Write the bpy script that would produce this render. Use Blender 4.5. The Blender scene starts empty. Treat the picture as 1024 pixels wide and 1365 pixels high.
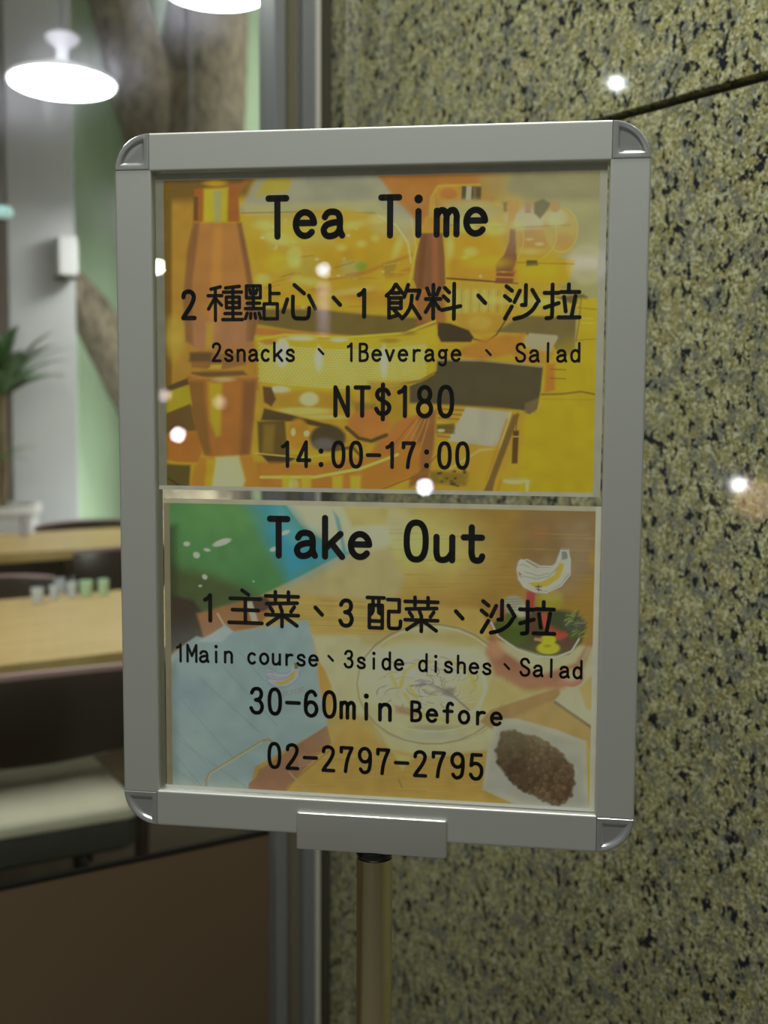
import bpy, bmesh, math, random
import numpy as np
from mathutils import Vector, Matrix

random.seed(7)
SC = bpy.context.scene
COL = SC.collection

# ------------------------------------------------------------------ camera
F, CX, CY = 1600.0, 512.0, 682.5
PITCH, ROLL = math.radians(5.48), math.radians(0.33)
fw0 = Vector((.534, .845, 0)).normalized()
rt0 = Vector((fw0.y, -fw0.x, 0)); UPV = Vector((0, 0, 1))
FW = fw0*math.cos(PITCH) - UPV*math.sin(PITCH)
up1 = UPV*math.cos(PITCH) + fw0*math.sin(PITCH)
RT = rt0*math.cos(ROLL) + up1*math.sin(ROLL)
UP = up1*math.cos(ROLL) - rt0*math.sin(ROLL)
CAM = Vector((0, 0, 1.3))
cd = bpy.data.cameras.new('camera'); cam = bpy.data.objects.new('camera', cd); COL.objects.link(cam)
m = Matrix((RT, UP, -FW)).transposed().to_4x4(); m.translation = CAM
cam.matrix_world = m
cd.sensor_fit = 'AUTO'; cd.sensor_width = 36; cd.lens = F/1365*36
cd.clip_start = .02; cd.clip_end = 100
cd.dof.use_dof = True; cd.dof.focus_distance = .81; cd.dof.aperture_fstop = 6.8
cd.dof.aperture_blades = 0
SC.camera = cam

# ------------------------------------------------------------------ world, exposure
SC.view_settings.view_transform = 'Standard'
SC.view_settings.look = 'None'
SC.view_settings.exposure = 0
SC.view_settings.gamma = 1
SC.view_settings.use_curve_mapping = False
w = bpy.data.worlds.new('night'); SC.world = w; w.use_nodes = True
w.node_tree.nodes['Background'].inputs[0].default_value = (.75, .8, .72, 1)
w.node_tree.nodes['Background'].inputs[1].default_value = .12

def ray(px, py): return FW + RT*((px-CX)/F) - UP*((py-CY)/F)
def at_y(px, py, y): d = ray(px, py); return CAM + d*((y-CAM.y)/d.y)
def at_z(px, py, z): d = ray(px, py); return CAM + d*((z-CAM.z)/d.z)
def at_x(px, py, x): d = ray(px, py); return CAM + d*((x-CAM.x)/d.x)

# ------------------------------------------------------------------ lamps
def area(name, loc, target, sx, sy, power, col):
    l = bpy.data.lights.new(name, 'AREA'); l.shape = 'RECTANGLE'; l.size = sx; l.size_y = sy
    l.energy = power; l.color = col
    o = bpy.data.objects.new(name, l); COL.objects.link(o); o.location = loc
    d = Vector(target)-Vector(loc); o.rotation_euler = d.to_track_quat('-Z', 'Y').to_euler()
    return o
def point(name, loc, r, power, col):
    l = bpy.data.lights.new(name, 'POINT'); l.shadow_soft_size = r; l.energy = power; l.color = col
    o = bpy.data.objects.new(name, l); COL.objects.link(o); o.location = loc
    return o
# the arcade's ceiling lights over the doorway
area('arcade_light', (-.35, -.1, 2.9), (.45, .7, 1.1), 1.3, .5, 23, (.98, 1, .9))
area('arcade_light', (.33, .58, 2.7), (.36, .61, 1.0), .5, .14, 15, (.98, 1, .92))
# unseen cafe fill lights, added to brighten tables, seat, tree and wall
for (x, y, z, p) in ((.36, 2.4, 2.42, 11.5), (.42, 2.8, 2.5, 11), (2.6, 3.7, 2.16, 7), (.8, 4.3, 2.16, 3), (2.15, 5.0, 2.16, 10), (3.1, 5.6, 2.16, 15)):
    area('cafe_fill_light', (x, y, z), (x, y, 0), .4, .4, p, (1, .97, .93))
area('wall_fill_light', (2.3, 5.25, .55), (1.9, 6.2, 1.1), .35, .2, 9, (1, 1, .97))  # added unseen light, brightens the green wall from behind the sign
area('cafe_fill_light', (3.3, 5.0, 3.1), (2.3, 6.2, 1.6), .5, .5, 13, (1, .98, .95))
area('cafe_fill_light', (2.2, 3.6, 3.2), (2.0, 5.6, 1.6), .4, .4, 5, (1, .97, .98))

SIGN_C = Vector((.42327, .68479, 1.23589)); YAW = -.71675
H = Vector((math.cos(YAW), math.sin(YAW), 0)); N = Vector((math.sin(YAW), -math.cos(YAW), 0))
RECESS = .0052
def sign_xy(px, py, off=-RECESS):           # sketch point -> millimetres on the sign's sheet plane
    d = ray(px, py); c = SIGN_C + N*off
    P = CAM + d*((c-CAM).dot(N)/d.dot(N))
    return (P-SIGN_C).dot(H)*1000, (P.z-SIGN_C.z)*1000
def mirrored_lamp(px, py, dist, r, power, col, wall=False):   # lamps seen mirrored: far outdoors in the sheet, cafe ones in the stone
    d = ray(px, py)
    if wall:
        n = Vector((-1, 0, 0)); P = CAM + d*(.9/d.x)
    else:
        n = N; P = CAM + d*((SIGN_C-CAM).dot(n)/d.dot(n))
    d = d.normalized(); rr = d - n*2*d.dot(n)
    point('mirrored_lamp', P+rr*dist, r, power, col)
mirrored_lamp(431, 360, 12, .06, 2.6, (.8, .9, 1))
mirrored_lamp(210, 356, 12, .06, 14, (.85, 1, .7))
mirrored_lamp(237, 580, 12, .055, 9, (1, .85, 1))
mirrored_lamp(219, 527, 12, .055, 1.2, (1, .8, .8))
mirrored_lamp(293, 536, 12, .06, .8, (1, .85, .75))
for yy_, w_ in ((384, .30), (398, .28), (412, .34), (426, .26), (440, .2)): mirrored_lamp(431, yy_, 12, .07, w_*1.5, (1, .78, 1))  # added row of dim lamps, imitates the pale smear below the first reflection
mirrored_lamp(566, 649, 12, .065, 11, (.75, .75, 1))
mirrored_lamp(783, 352, 8, .14, .9, (1, .9, 1))
mirrored_lamp(822, 111, 2.3, .014, 1.1, (.95, .97, 1), True)  # this and the next two stand inside the cafe
mirrored_lamp(985, 646, 2.4, .014, 1.1, (1, .93, .95), True)
mirrored_lamp(1006, 664, 2.6, .06, .8, (1, .55, .3), True)

# ------------------------------------------------------------------ helpers
def lin(c): return tuple(((v/255)/12.92 if v <= 10.3 else (((v/255)+.055)/1.055)**2.4) for v in c)
def mat(name, col, rough=.5, metal=0, spec=.5, coat=0, emit=None, es=0):
    M = bpy.data.materials.new(name); M.use_nodes = True
    b = M.node_tree.nodes['Principled BSDF']
    b.inputs['Base Color'].default_value = (*col, 1); b.inputs['Roughness'].default_value = rough
    b.inputs['Metallic'].default_value = metal; b.inputs['Specular IOR Level'].default_value = spec
    b.inputs['Coat Weight'].default_value = coat; b.inputs['Coat Roughness'].default_value = .08
    if emit: b.inputs['Emission Color'].default_value = (*emit, 1); b.inputs['Emission Strength'].default_value = es
    return M
def nd(M, t, **kw):
    n = M.node_tree.nodes.new(t)
    for k, v in kw.items(): setattr(n, k, v)
    return n
def ln(M, a, b): M.node_tree.links.new(a, b)
def coords(M, scale=(1, 1, 1), rot=(0, 0, 0), gen='Object'):
    tc = nd(M, 'ShaderNodeTexCoord'); mp = nd(M, 'ShaderNodeMapping')
    mp.inputs['Scale'].default_value = scale; mp.inputs['Rotation'].default_value = rot
    ln(M, tc.outputs[gen], mp.inputs[0]); return mp.outputs[0]
def noise(M, vec, scale, detail=3, rough=.55):
    n = nd(M, 'ShaderNodeTexNoise'); n.inputs['Scale'].default_value = scale
    n.inputs['Detail'].default_value = detail; n.inputs['Roughness'].default_value = rough
    ln(M, vec, n.inputs['Vector']); return n.outputs['Fac']
def ramp(M, fac, stops):
    r = nd(M, 'ShaderNodeValToRGB'); e = r.color_ramp.elements
    while len(e) < len(stops): e.new(.5)
    for el, (p, c) in zip(e, stops):
        el.position = p; el.color = (*c, 1) if len(c) == 3 else c
    ln(M, fac, r.inputs[0]); return r.outputs[0]
def mix(M, f, a, b, bt='MIX'):
    x = nd(M, 'ShaderNodeMix', data_type='RGBA', blend_type=bt)
    for s, v in ((x.inputs['Factor'], f), (x.inputs[6], a), (x.inputs[7], b)):
        if isinstance(v, (int, float)): s.default_value = v
        elif isinstance(v, tuple): s.default_value = (*v, 1)
        else: ln(M, v, s)
    return x.outputs[2]
def bump(M, h, strength, dist):
    b = nd(M, 'ShaderNodeBump'); b.inputs['Strength'].default_value = strength; b.inputs['Distance'].default_value = dist
    ln(M, h, b.inputs['Height']); ln(M, b.outputs[0], M.node_tree.nodes['Principled BSDF'].inputs['Normal'])
def base(M, sock): ln(M, sock, M.node_tree.nodes['Principled BSDF'].inputs['Base Color'])

def link(name, me, mt=None, parent=None, smooth=None):
    o = bpy.data.objects.new(name, me); COL.objects.link(o)
    if mt: me.materials.append(mt)
    if parent: o.parent = parent
    if smooth is not None:
        for p in me.polygons: p.use_smooth = True
        try: me.set_sharp_from_angle(angle=math.radians(smooth))
        except Exception: pass
    return o
def bobj(name, bm, mt=None, parent=None, smooth=None):
    bmesh.ops.recalc_face_normals(bm, faces=bm.faces)
    me = bpy.data.meshes.new(name); bm.to_mesh(me); bm.free()
    return link(name, me, mt, parent, smooth)
def empty(name, loc=(0, 0, 0), rz=0):
    o = bpy.data.objects.new(name, None); COL.objects.link(o); o.location = loc; o.rotation_euler = (0, 0, rz)
    o.empty_display_size = .1; return o
def tag(o, label=None, cat=None, group=None, kind=None):
    if label: o['label'] = label
    if cat: o['category'] = cat
    if group: o['group'] = group
    if kind: o['kind'] = kind
    return o
def box(bm, x0, x1, y0, y1, z0, z1, bev=0, seg=3):
    r = bmesh.ops.create_cube(bm, size=1)
    for v in r['verts']:
        v.co = Vector((x0+(v.co.x+.5)*(x1-x0), y0+(v.co.y+.5)*(y1-y0), z0+(v.co.z+.5)*(z1-z0)))
    if bev:
        ed = {e for v in r['verts'] for e in v.link_edges}
        bmesh.ops.bevel(bm, geom=list(ed), offset=bev, segments=seg, affect='EDGES', profile=.7)
def boxo(name, mt, parent, *a, bev=0, smooth=None):
    bm = bmesh.new(); box(bm, *a, bev=bev); return bobj(name, bm, mt, parent, smooth)
def loft(bm, loops, cap=True, closed=True):
    vs = [[bm.verts.new(p) for p in l] for l in loops]
    n = len(vs[0])
    for a, b in zip(vs[:-1], vs[1:]):
        for i in range(n if closed else n-1):
            j = (i+1) % n
            bm.faces.new((a[i], a[j], b[j], b[i]))
    if cap: bm.faces.new(vs[0][::-1]); bm.faces.new(vs[-1])
    return vs
def lathe(bm, prof, c=(0, 0, 0), seg=40, cap=True):
    loops = [[(c[0]+r*math.cos(2*math.pi*i/seg), c[1]+r*math.sin(2*math.pi*i/seg), c[2]+z) for i in range(seg)] for r, z in prof]
    return loft(bm, loops, cap)
def tube(bm, pts, rad, seg=10):
    pts = [Vector(p) for p in pts]; loops = []
    rad = rad if isinstance(rad, (list, tuple)) else [rad]*len(pts)
    ref = None
    for i, p in enumerate(pts):
        t = (pts[min(i+1, len(pts)-1)]-pts[max(i-1, 0)]).normalized()
        if ref is None: ref = t.orthogonal().normalized()
        ref = (ref - t*ref.dot(t)).normalized(); b = t.cross(ref)
        loops.append([p+(ref*math.cos(2*math.pi*k/seg)+b*math.sin(2*math.pi*k/seg))*rad[i] for k in range(seg)])
    loft(bm, loops)

# ------------------------------------------------------------------ materials
def granite():
    M = mat('speckled_granite', (.3, .28, .17), .05, spec=.45)
    v = coords(M)
    big = noise(M, v, 42, 6, .8); grain = noise(M, v, 260, 3, .6)
    vo = nd(M, 'ShaderNodeTexVoronoi'); vo.inputs['Scale'].default_value = 360; ln(M, v, vo.inputs['Vector'])
    bw = nd(M, 'ShaderNodeRGBToBW'); ln(M, vo.outputs['Color'], bw.inputs[0])
    cells = ramp(M, bw.outputs[0], [(.2, (.165, .155, .065)), (.42, (.27, .255, .11)), (.6, (.38, .37, .195)), (.8, (.53, .53, .37))])
    warm = mix(M, ramp(M, noise(M, v, 95, 2), [(.5, (0, 0, 0)), (.65, (.4, .4, .4))]), cells, (.31, .275, .10))
    greyf = ramp(M, big, [(.48, (0, 0, 0)), (.60, (.8, .8, .8))])
    g = mix(M, greyf, warm, ramp(M, grain, [(.35, (.045, .055, .06)), (.65, (.20, .22, .21))]))
    mp2 = coords(M, (1, 1, .8), (.3, .2, .1))
    cl = nd(M, 'ShaderNodeMath', operation='MULTIPLY_ADD'); cl.inputs[1].default_value = -.42; ln(M, noise(M, v, 30, 3, .6), cl.inputs[0])
    ln(M, noise(M, mp2, 118, 3, .62), cl.inputs[2])
    ad = nd(M, 'ShaderNodeMath', operation='ADD'); ad.inputs[1].default_value = .21; ln(M, cl.outputs[0], ad.inputs[0])
    sp = ramp(M, ad.outputs[0], [(.0, (1, 1, 1)), (.395, (1, 1, 1)), (.43, (0, 0, 0))])
    col = mix(M, sp, g, (.018, .02, .025))
    cm = nd(M, 'ShaderNodeMapRange'); ln(M, noise(M, v, 3.5, 2), cm.inputs[0]); cm.inputs[3].default_value = .85; cm.inputs[4].default_value = 1.12
    hs = nd(M, 'ShaderNodeHueSaturation'); ln(M, cm.outputs[0], hs.inputs['Value']); ln(M, col, hs.inputs['Color'])
    base(M, hs.outputs[0])
    return M
GRAN = granite()
ALU = mat('anodised_aluminium', (.55, .56, .535), .42, .45)
v = coords(ALU, (1, 1, 60)); bump(ALU, noise(ALU, v, 300, 2), .06, .0004)
ALUD = mat('brushed_bracket', (.66, .66, .63), .3, .7)
v = coords(ALUD, (3, 3, 120)); bump(ALUD, noise(ALUD, v, 120, 3), .12, .0004)
CHROME = mat('satin_corner_plastic', (.52, .53, .54), .2, .6)
POLE = mat('brushed_brassy_steel', (.74, .66, .42), .24, .97)
v = coords(POLE, (1, 1, 90)); bump(POLE, noise(POLE, v, 60, 2), .05, .0005)
BLACKP = mat('glossy_black_plastic', (.012, .012, .014), .12)
JAMB = mat('door_aluminium', (.25, .26, .275), .35, .5)
DARKCH = mat('dark_channel', (.14, .125, .085), .5)
GASKET = mat('olive_gasket', (.06, .056, .035), .6)
LIP = mat('bright_edge', (.62, .6, .54), .4, .3)
LOWER = mat('brown_door_panel', (.115, .078, .045), .35)
GREEN = mat('green_wall_paint', (.58, .78, .52), .7)
GREYW = mat('grey_white_paint', (.46, .47, .48), .7)
CREAM = mat('cream_paint', (.5, .47, .42), .8)
WHITE = mat('white_enamel', (.75, .75, .76), .4)
HILITE = mat('mauve_edge_highlight', (.42, .27, .27), .3)
DWOOD = mat('dark_walnut', (.022, .012, .008), .28)
SEAT = mat('taupe_seat_fabric', (.50, .47, .36), .9)
v = coords(SEAT); bump(SEAT, noise(SEAT, v, 500, 2), .3, .001)
SEATUND = mat('dark_seat_shell', (.03, .03, .024), .8)
OAK = mat('oak_table', (.55, .42, .20), .38)
v = coords(OAK, (2, 30, 2)); base(OAK, ramp(OAK, noise(OAK, v, 3, 4), [(.3, (.42, .28, .10)), (.7, (.55, .41, .17))]))
FLOORW = mat('laminate_floor', (.4, .29, .14), .75, spec=.15)
v = coords(FLOORW, (2, 25, 2)); base(FLOORW, ramp(FLOORW, noise(FLOORW, v, 3, 4), [(.3, (.05, .035, .018)), (.7, (.085, .06, .03))]))
TILE = mat('arcade_tile', (.2, .19, .17), .5)
v = coords(TILE); base(TILE, ramp(TILE, noise(TILE, v, 40, 4), [(.35, (.13, .12, .1)), (.65, (.24, .22, .19))]))
BARK = mat('bark', (.2, .16, .09), .9)
v = coords(BARK, (1, 1, .35)); nb = noise(BARK, v, 30, 6, .75)
base(BARK, ramp(BARK, nb, [(.34, (.08, .06, .045)), (.5, (.21, .175, .12)), (.66, (.36, .32, .21))])); bump(BARK, nb, .7, .03)
LEAF = mat('dracaena_leaf', (.05, .14, .03), .45)
LEAF2 = mat('cane', (.2, .15, .07), .8)
SHADE = mat('white_lamp_shade', (.8, .8, .82), .35)
GLOW = mat('lit_diffuser', (1, 1, 1), .5, emit=(.93, .94, 1), es=14)
CUPLIT = mat('frosted_cup_glass', (.8, .8, .85), .4, emit=(.75, .7, .9), es=.5)
CORD = mat('grey_cord', (.3, .3, .34), .5)
TEAL = mat('teal_lamp_glass', (.3, .6, .6), .3, emit=(.6, .82, .8), es=.5)
PINK = mat('pink_wall_panel', (.6, .36, .27), .7)
INK = mat('black_ink', (.012, .012, .012), .6, spec=.1)
def clear(name, tint=(1, 1, 1), ior=1.45, rough=0., spec=1.):
    M = bpy.data.materials.new(name); M.use_nodes = True; nt = M.node_tree; nt.nodes.clear()
    out = nd(M, 'ShaderNodeOutputMaterial'); tr = nd(M, 'ShaderNodeBsdfTransparent'); tr.inputs[0].default_value = (*tint, 1)
    gl = nd(M, 'ShaderNodeBsdfGlossy'); gl.inputs['Roughness'].default_value = rough
    lw = nd(M, 'ShaderNodeLayerWeight'); lw.inputs[0].default_value = .5
    pw = nd(M, 'ShaderNodeMath', operation='POWER'); pw.inputs[1].default_value = 5; ln(M, lw.outputs['Facing'], pw.inputs[0])
    r0 = ((ior-1)/(ior+1))**2
    ma = nd(M, 'ShaderNodeMath', operation='MULTIPLY_ADD'); ma.inputs[1].default_value = 1-r0; ma.inputs[2].default_value = r0; ln(M, pw.outputs[0], ma.inputs[0])
    mx = nd(M, 'ShaderNodeMixShader'); ln(M, ma.outputs[0], mx.inputs[0]); ln(M, tr.outputs[0], mx.inputs[1]); ln(M, gl.outputs[0], mx.inputs[2])
    ln(M, mx.outputs[0], out.inputs[0]); return M, mx, out
CLEAR, _, _ = clear('clear_cover')
CUP = mat('pale_blue_cup', (.62, .68, .76), .2)
CUPG = mat('pale_green_cup', (.5, .72, .52), .2)
# shop window: clear glass with a greasy, streaky film that scatters the lamps behind it
PANE, mx, out = clear('smeared_window_glass', (.93, .96, .94), 1.33, .02)
rf = nd(PANE, 'ShaderNodeBsdfRefraction'); rf.inputs['Roughness'].default_value = .5; rf.inputs['IOR'].default_value = 1.12
rf.inputs[0].default_value = (.93, .9, 1, 1)
m2 = nd(PANE, 'ShaderNodeMixShader')
v = coords(PANE, (1, 1, .07)); st = noise(PANE, v, 110, 4, .7)
v2 = coords(PANE); st2 = noise(PANE, v2, 6, 4, .6)
mul = nd(PANE, 'ShaderNodeMath', operation='MULTIPLY'); ln(PANE, st, mul.inputs[0]); ln(PANE, st2, mul.inputs[1])
mr = nd(PANE, 'ShaderNodeMapRange'); ln(PANE, mul.outputs[0], mr.inputs[0])
mr.inputs[1].default_value = .12; mr.inputs[2].default_value = .42; mr.inputs[3].default_value = .006; mr.inputs[4].default_value = .045
ln(PANE, mr.outputs[0], m2.inputs[0]); ln(PANE, mx.outputs[0], m2.inputs[1]); ln(PANE, rf.outputs[0], m2.inputs[2]); ln(PANE, m2.outputs[0], out.inputs[0])

# ------------------------------------------------------------------ the setting
tag(boxo('floor', TILE, None, -4, 1.2, -14, 1.6, -.1, 0), kind='structure')
tag(boxo('trim_1', FLOORW, None, -4, 4.4, 1.6, 6.4, -.1, 0), 'wood laminate cafe floor', kind='structure')
tag(boxo('ceiling', CREAM, None, -4, 4.4, 1.75, 6.4, 3.55, 3.65), kind='structure')
tag(boxo('wall_back', GREEN, None, -4, 4.4, 6.2, 6.4, 0, 3.55), kind='structure')
tag(boxo('wall_far_right', CREAM, None, 4.2, 4.4, 1.75, 6.2, 0, 3.55), kind='structure')
tag(boxo('wall_left', CREAM, None, -4, -3.8, 1.75, 6.2, 0, 3.55), kind='structure')
wr = tag(empty('wall_right'), kind='structure')
boxo('wall_core', CREAM, wr, .94, 1.2, -2.4, 1.6, 0, 3.55)
boxo('wall_core', CREAM, wr, .94, 4.2, 1.62, 1.75, 0, 3.55)
boxo('recessed_joint', GASKET, wr, .915, .935, -2.3, 1.575, .02, 3.5)
SEAM = 1.5925
for z0, z1 in ((.0, SEAM-.002), (SEAM+.0065, 2.39), (2.396, 3.5)):
    for y0, y1 in ((-2.3, -.56), (-.554, 1.575)):
        boxo('granite_slab', GRAN, wr, .9, .93, y0, y1, z0, z1, bev=.0016)
w1 = tag(empty('window_1', (0, 1.6, 0)), kind='structure')
boxo('glass_pane', PANE, w1, -2.6, .806, -.003, .003, .636, 3.4)
boxo('lower_panel', LOWER, w1, -2.6, .806, -.004, .004, .0, .636)
boxo('edge_mask', mat('dull_black_mask', (.012, .012, .01), .95, spec=0), w1, -2.6, .806, -.005, .005, .634, .639)  # added black strip, hides the light caught by the panel's top edge
boxo('door_stile', JAMB, w1, .804, .822, -.03, .02, 0, 3.45, bev=.002)
boxo('channel', DARKCH, w1, .822, .853, -.008, .02, 0, 3.45)
boxo('jamb_frame', JAMB, w1, .853, .873, -.026, .02, 0, 3.45, bev=.002)
boxo('bright_edge_strip', LIP, w1, .873, .8795, -.03, .02, 0, 3.45, bev=.001)
boxo('sealing_strip', GASKET, w1, .8795, .93, -.014, .02, 0, 3.45)
boxo('head_rail', JAMB, w1, -2.6, .804, -.03, .02, 3.4, 3.5)
boxo('door_stile', JAMB, w1, -2.66, -2.6, -.03, .02, 0, 3.5, bev=.002)
tag(boxo('wall_front', CREAM, None, -3.8, -2.66, 1.58, 1.75, 0, 3.55), kind='structure')

# grey pilaster in the room, with the pink panel beside it
p0 = at_y(14, 500, 5.42).x; p1 = at_y(103, 500, 5.42).x
boxo_p = boxo('trim_2', GREYW, None, p0, p1, 5.42, 6.2, 0, 3.55, bev=.01)
tag(boxo_p, kind='structure')
tag(boxo('trim_3', PINK, None, p0-1.2, p0, 5.62, 6.2, 0, 2.25), kind='structure')

# ------------------------------------------------------------------ tree inside the cafe
def tree():
    bm = bmesh.new(); Y = 5.75
    A = lambda x, y, dy=0: at_y(x, y, Y+dy)
    px = lambda r: r/1600*4.75*1.5
    def limb(pts):
        tube(bm, [A(a, b, d) for a, b, d, r in pts], [r/1600*5.5 for a, b, d, r in pts], 14)
    limb([(265, 900, 0, 92), (262, 600, 0, 84), (258, 420, 0, 78), (258, 300, 0, 76), (256, 200, 0, 80), (268, 110, 0, 68), (280, 0, 0, 60), (290, -90, 0, 54), (300, -200, 0, 48)])
    limb([(250, 330, .02, 60), (225, 200, .02, 58), (188, 110, .02, 50), (155, 0, .02, 41), (128, -100, .02, 36), (100, -220, .02, 30)])
    limb([(260, 640, .05, 62), (215, 560, .05, 50), (160, 480, .05, 40), (118, 410, .05, 29), (82, 362, .05, 25)])
    r = bobj('tree_trunk', bm, BARK, None, 60)
    d = bpy.data.textures.new('bark_lumps', 'CLOUDS'); d.noise_scale = .12
    s = r.modifiers.new('sub', 'SUBSURF'); s.levels = 2; s.render_levels = 2
    s = r.modifiers.new('lumps', 'DISPLACE'); s.texture = d; s.strength = .03; s.texture_coords = 'GLOBAL'
    return tag(r, 'thick bark-covered forked tree trunk with a slanting limb, in front of the green wall', 'tree')
tree()

# small white box at the pilaster's corner
c = at_y(88, 342, 5.36)
sw = empty('wall_box', c); tag(sw, 'small white box mounted on the grey pilaster above the slanting limb', 'wall box')
boxo('housing', WHITE, sw, -.042, .045, -.03, .05, -.085, .085, bev=.008)
boxo('shadow_strip', DWOOD, sw, -.04, .043, -.034, .05, -.1, -.085)  # dark strip standing in for the shadow under the box
# little teal glass lamp at the left edge
c = at_y(2, 282, 4.6)
tl = empty('small_pendant', c); tag(tl, 'small pale teal glowing lamp at the left edge below the disc pendant', 'lamp')
bm = bmesh.new(); lathe(bm, [(.005, .02), (.03, .018), (.042, .005), (.042, -.012), (.03, -.02), (.005, -.022)]); bobj('lamp_shade', bm, TEAL, tl, 60)
bm = bmesh.new(); tube(bm, [(0, 0, .02), (0, 0, 3.55-c.z)], .003, 8); bobj('cord', bm, CORD, tl, 60)

# ------------------------------------------------------------------ pendants
def pendant(c, rad, tilt, label):
    t = empty('pendant_lamp', c); tag(t, label, 'lamp', None)
    bm = bmesh.new()
    lathe(bm, [(.002, .045), (.03, .042), (.05, .035), (rad*.6, .018), (rad*.97, -.004), (rad, -.012), (rad*.985, -.016), (rad*.6, .004), (.002, .01)], seg=64)
    s = bobj('lamp_shade', bm, SHADE, t, 60)
    bm = bmesh.new(); lathe(bm, [(.002, -.012), (rad*.93, -.014), (rad*.93, -.02), (rad*.5, -.03), (.03, -.034), (.002, -.034)], seg=64); g = bobj('diffuser', bm, GLOW, t, 60)
    bm = bmesh.new(); lathe(bm, [(.002, -.03), (.02, -.032), (.018, -.046), (.002, -.055)], seg=20); k = bobj('finial', bm, GLOW, t, 60)
    bm = bmesh.new(); lathe(bm, [(.018, .04), (.016, .075), (.022, .085), (.042, .1), (.047, .112), (.04, .118), (.02, .115), (.002, .113)], seg=32); u = bobj('cap_cup', bm, CUPLIT, t, 60)
    for o in (s, g, k, u): o.rotation_euler = tilt
    bm = bmesh.new(); tube(bm, [(0, 0, .11), (0, 0, 3.55-c[2])], .005, 8); bobj('cord', bm, CORD, t, 60)
    bm = bmesh.new(); lathe(bm, [(.002, 3.552-c[2]), (.05, 3.55-c[2]), (.05, 3.53-c[2]), (.01, 3.51-c[2])], seg=20); bobj('ceiling_rose', bm, SHADE, t, 60)
    return t
c = at_y(83, 104, 3.4)
pendant(c, .152, (math.radians(-3), math.radians(2.5), 0), 'white disc pendant lamp with a small cup on its cord, upper left')
c = at_y(288, -18, 2.75)
pendant(c, .128, (0, math.radians(1), 0), 'white disc pendant lamp cut by the top edge beside the window frame')

pendant(Vector((2.15, 5.0, 2.2)), .152, (0, 0, 0), 'added white disc pendant lamp, unseen behind the sign, for light on the tree and green wall')  # pendant added out of sight to light the tree and green wall

# ------------------------------------------------------------------ tables
def table(name, x0, x1, y0, y1, label):
    t = empty(name, ((x0+x1)/2, (y0+y1)/2, 0)); tag(t, label, 'table', 'oak cafe tables')
    hx, hy = (x1-x0)/2, (y1-y0)/2
    nb = 4; wy = 2*hy/nb
    for i in range(nb):
        boxo('board', OAK, t, -hx, hx, -hy+i*wy+.0006, -hy+(i+1)*wy-.0006, .705, .74, bev=.002)
    bm = bmesh.new(); box(bm, -hx+.06, hx-.06, -hy+.06, -hy+.08, .63, .705); box(bm, -hx+.06, hx-.06, hy-.08, hy-.06, .63, .705)
    box(bm, -hx+.06, -hx+.08, -hy+.08, hy-.08, .63, .705); box(bm, hx-.08, hx-.06, -hy+.08, hy-.08, .63, .705); bobj('apron', bm, DWOOD, t)
    for sx in (-1, 1):
        for sy in (-1, 1):
            bm = bmesh.new(); lx, ly = sx*(hx-.07), sy*(hy-.07)
            loft(bm, [[(lx-a, ly-a, z), (lx+a, ly-a, z), (lx+a, ly+a, z), (lx-a, ly+a, z)] for a, z in ((.018, 0), (.028, .704))]); bobj('leg', bm, DWOOD, t)
    return t
table('cafe_table', -.15, 1.95, 2.5, 3.31, 'oak cafe table nearest the window, behind the dark chair')
table('cafe_table', .35, 2.2, 4.28, 4.9, 'second oak cafe table, further into the room before the green wall')

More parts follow.
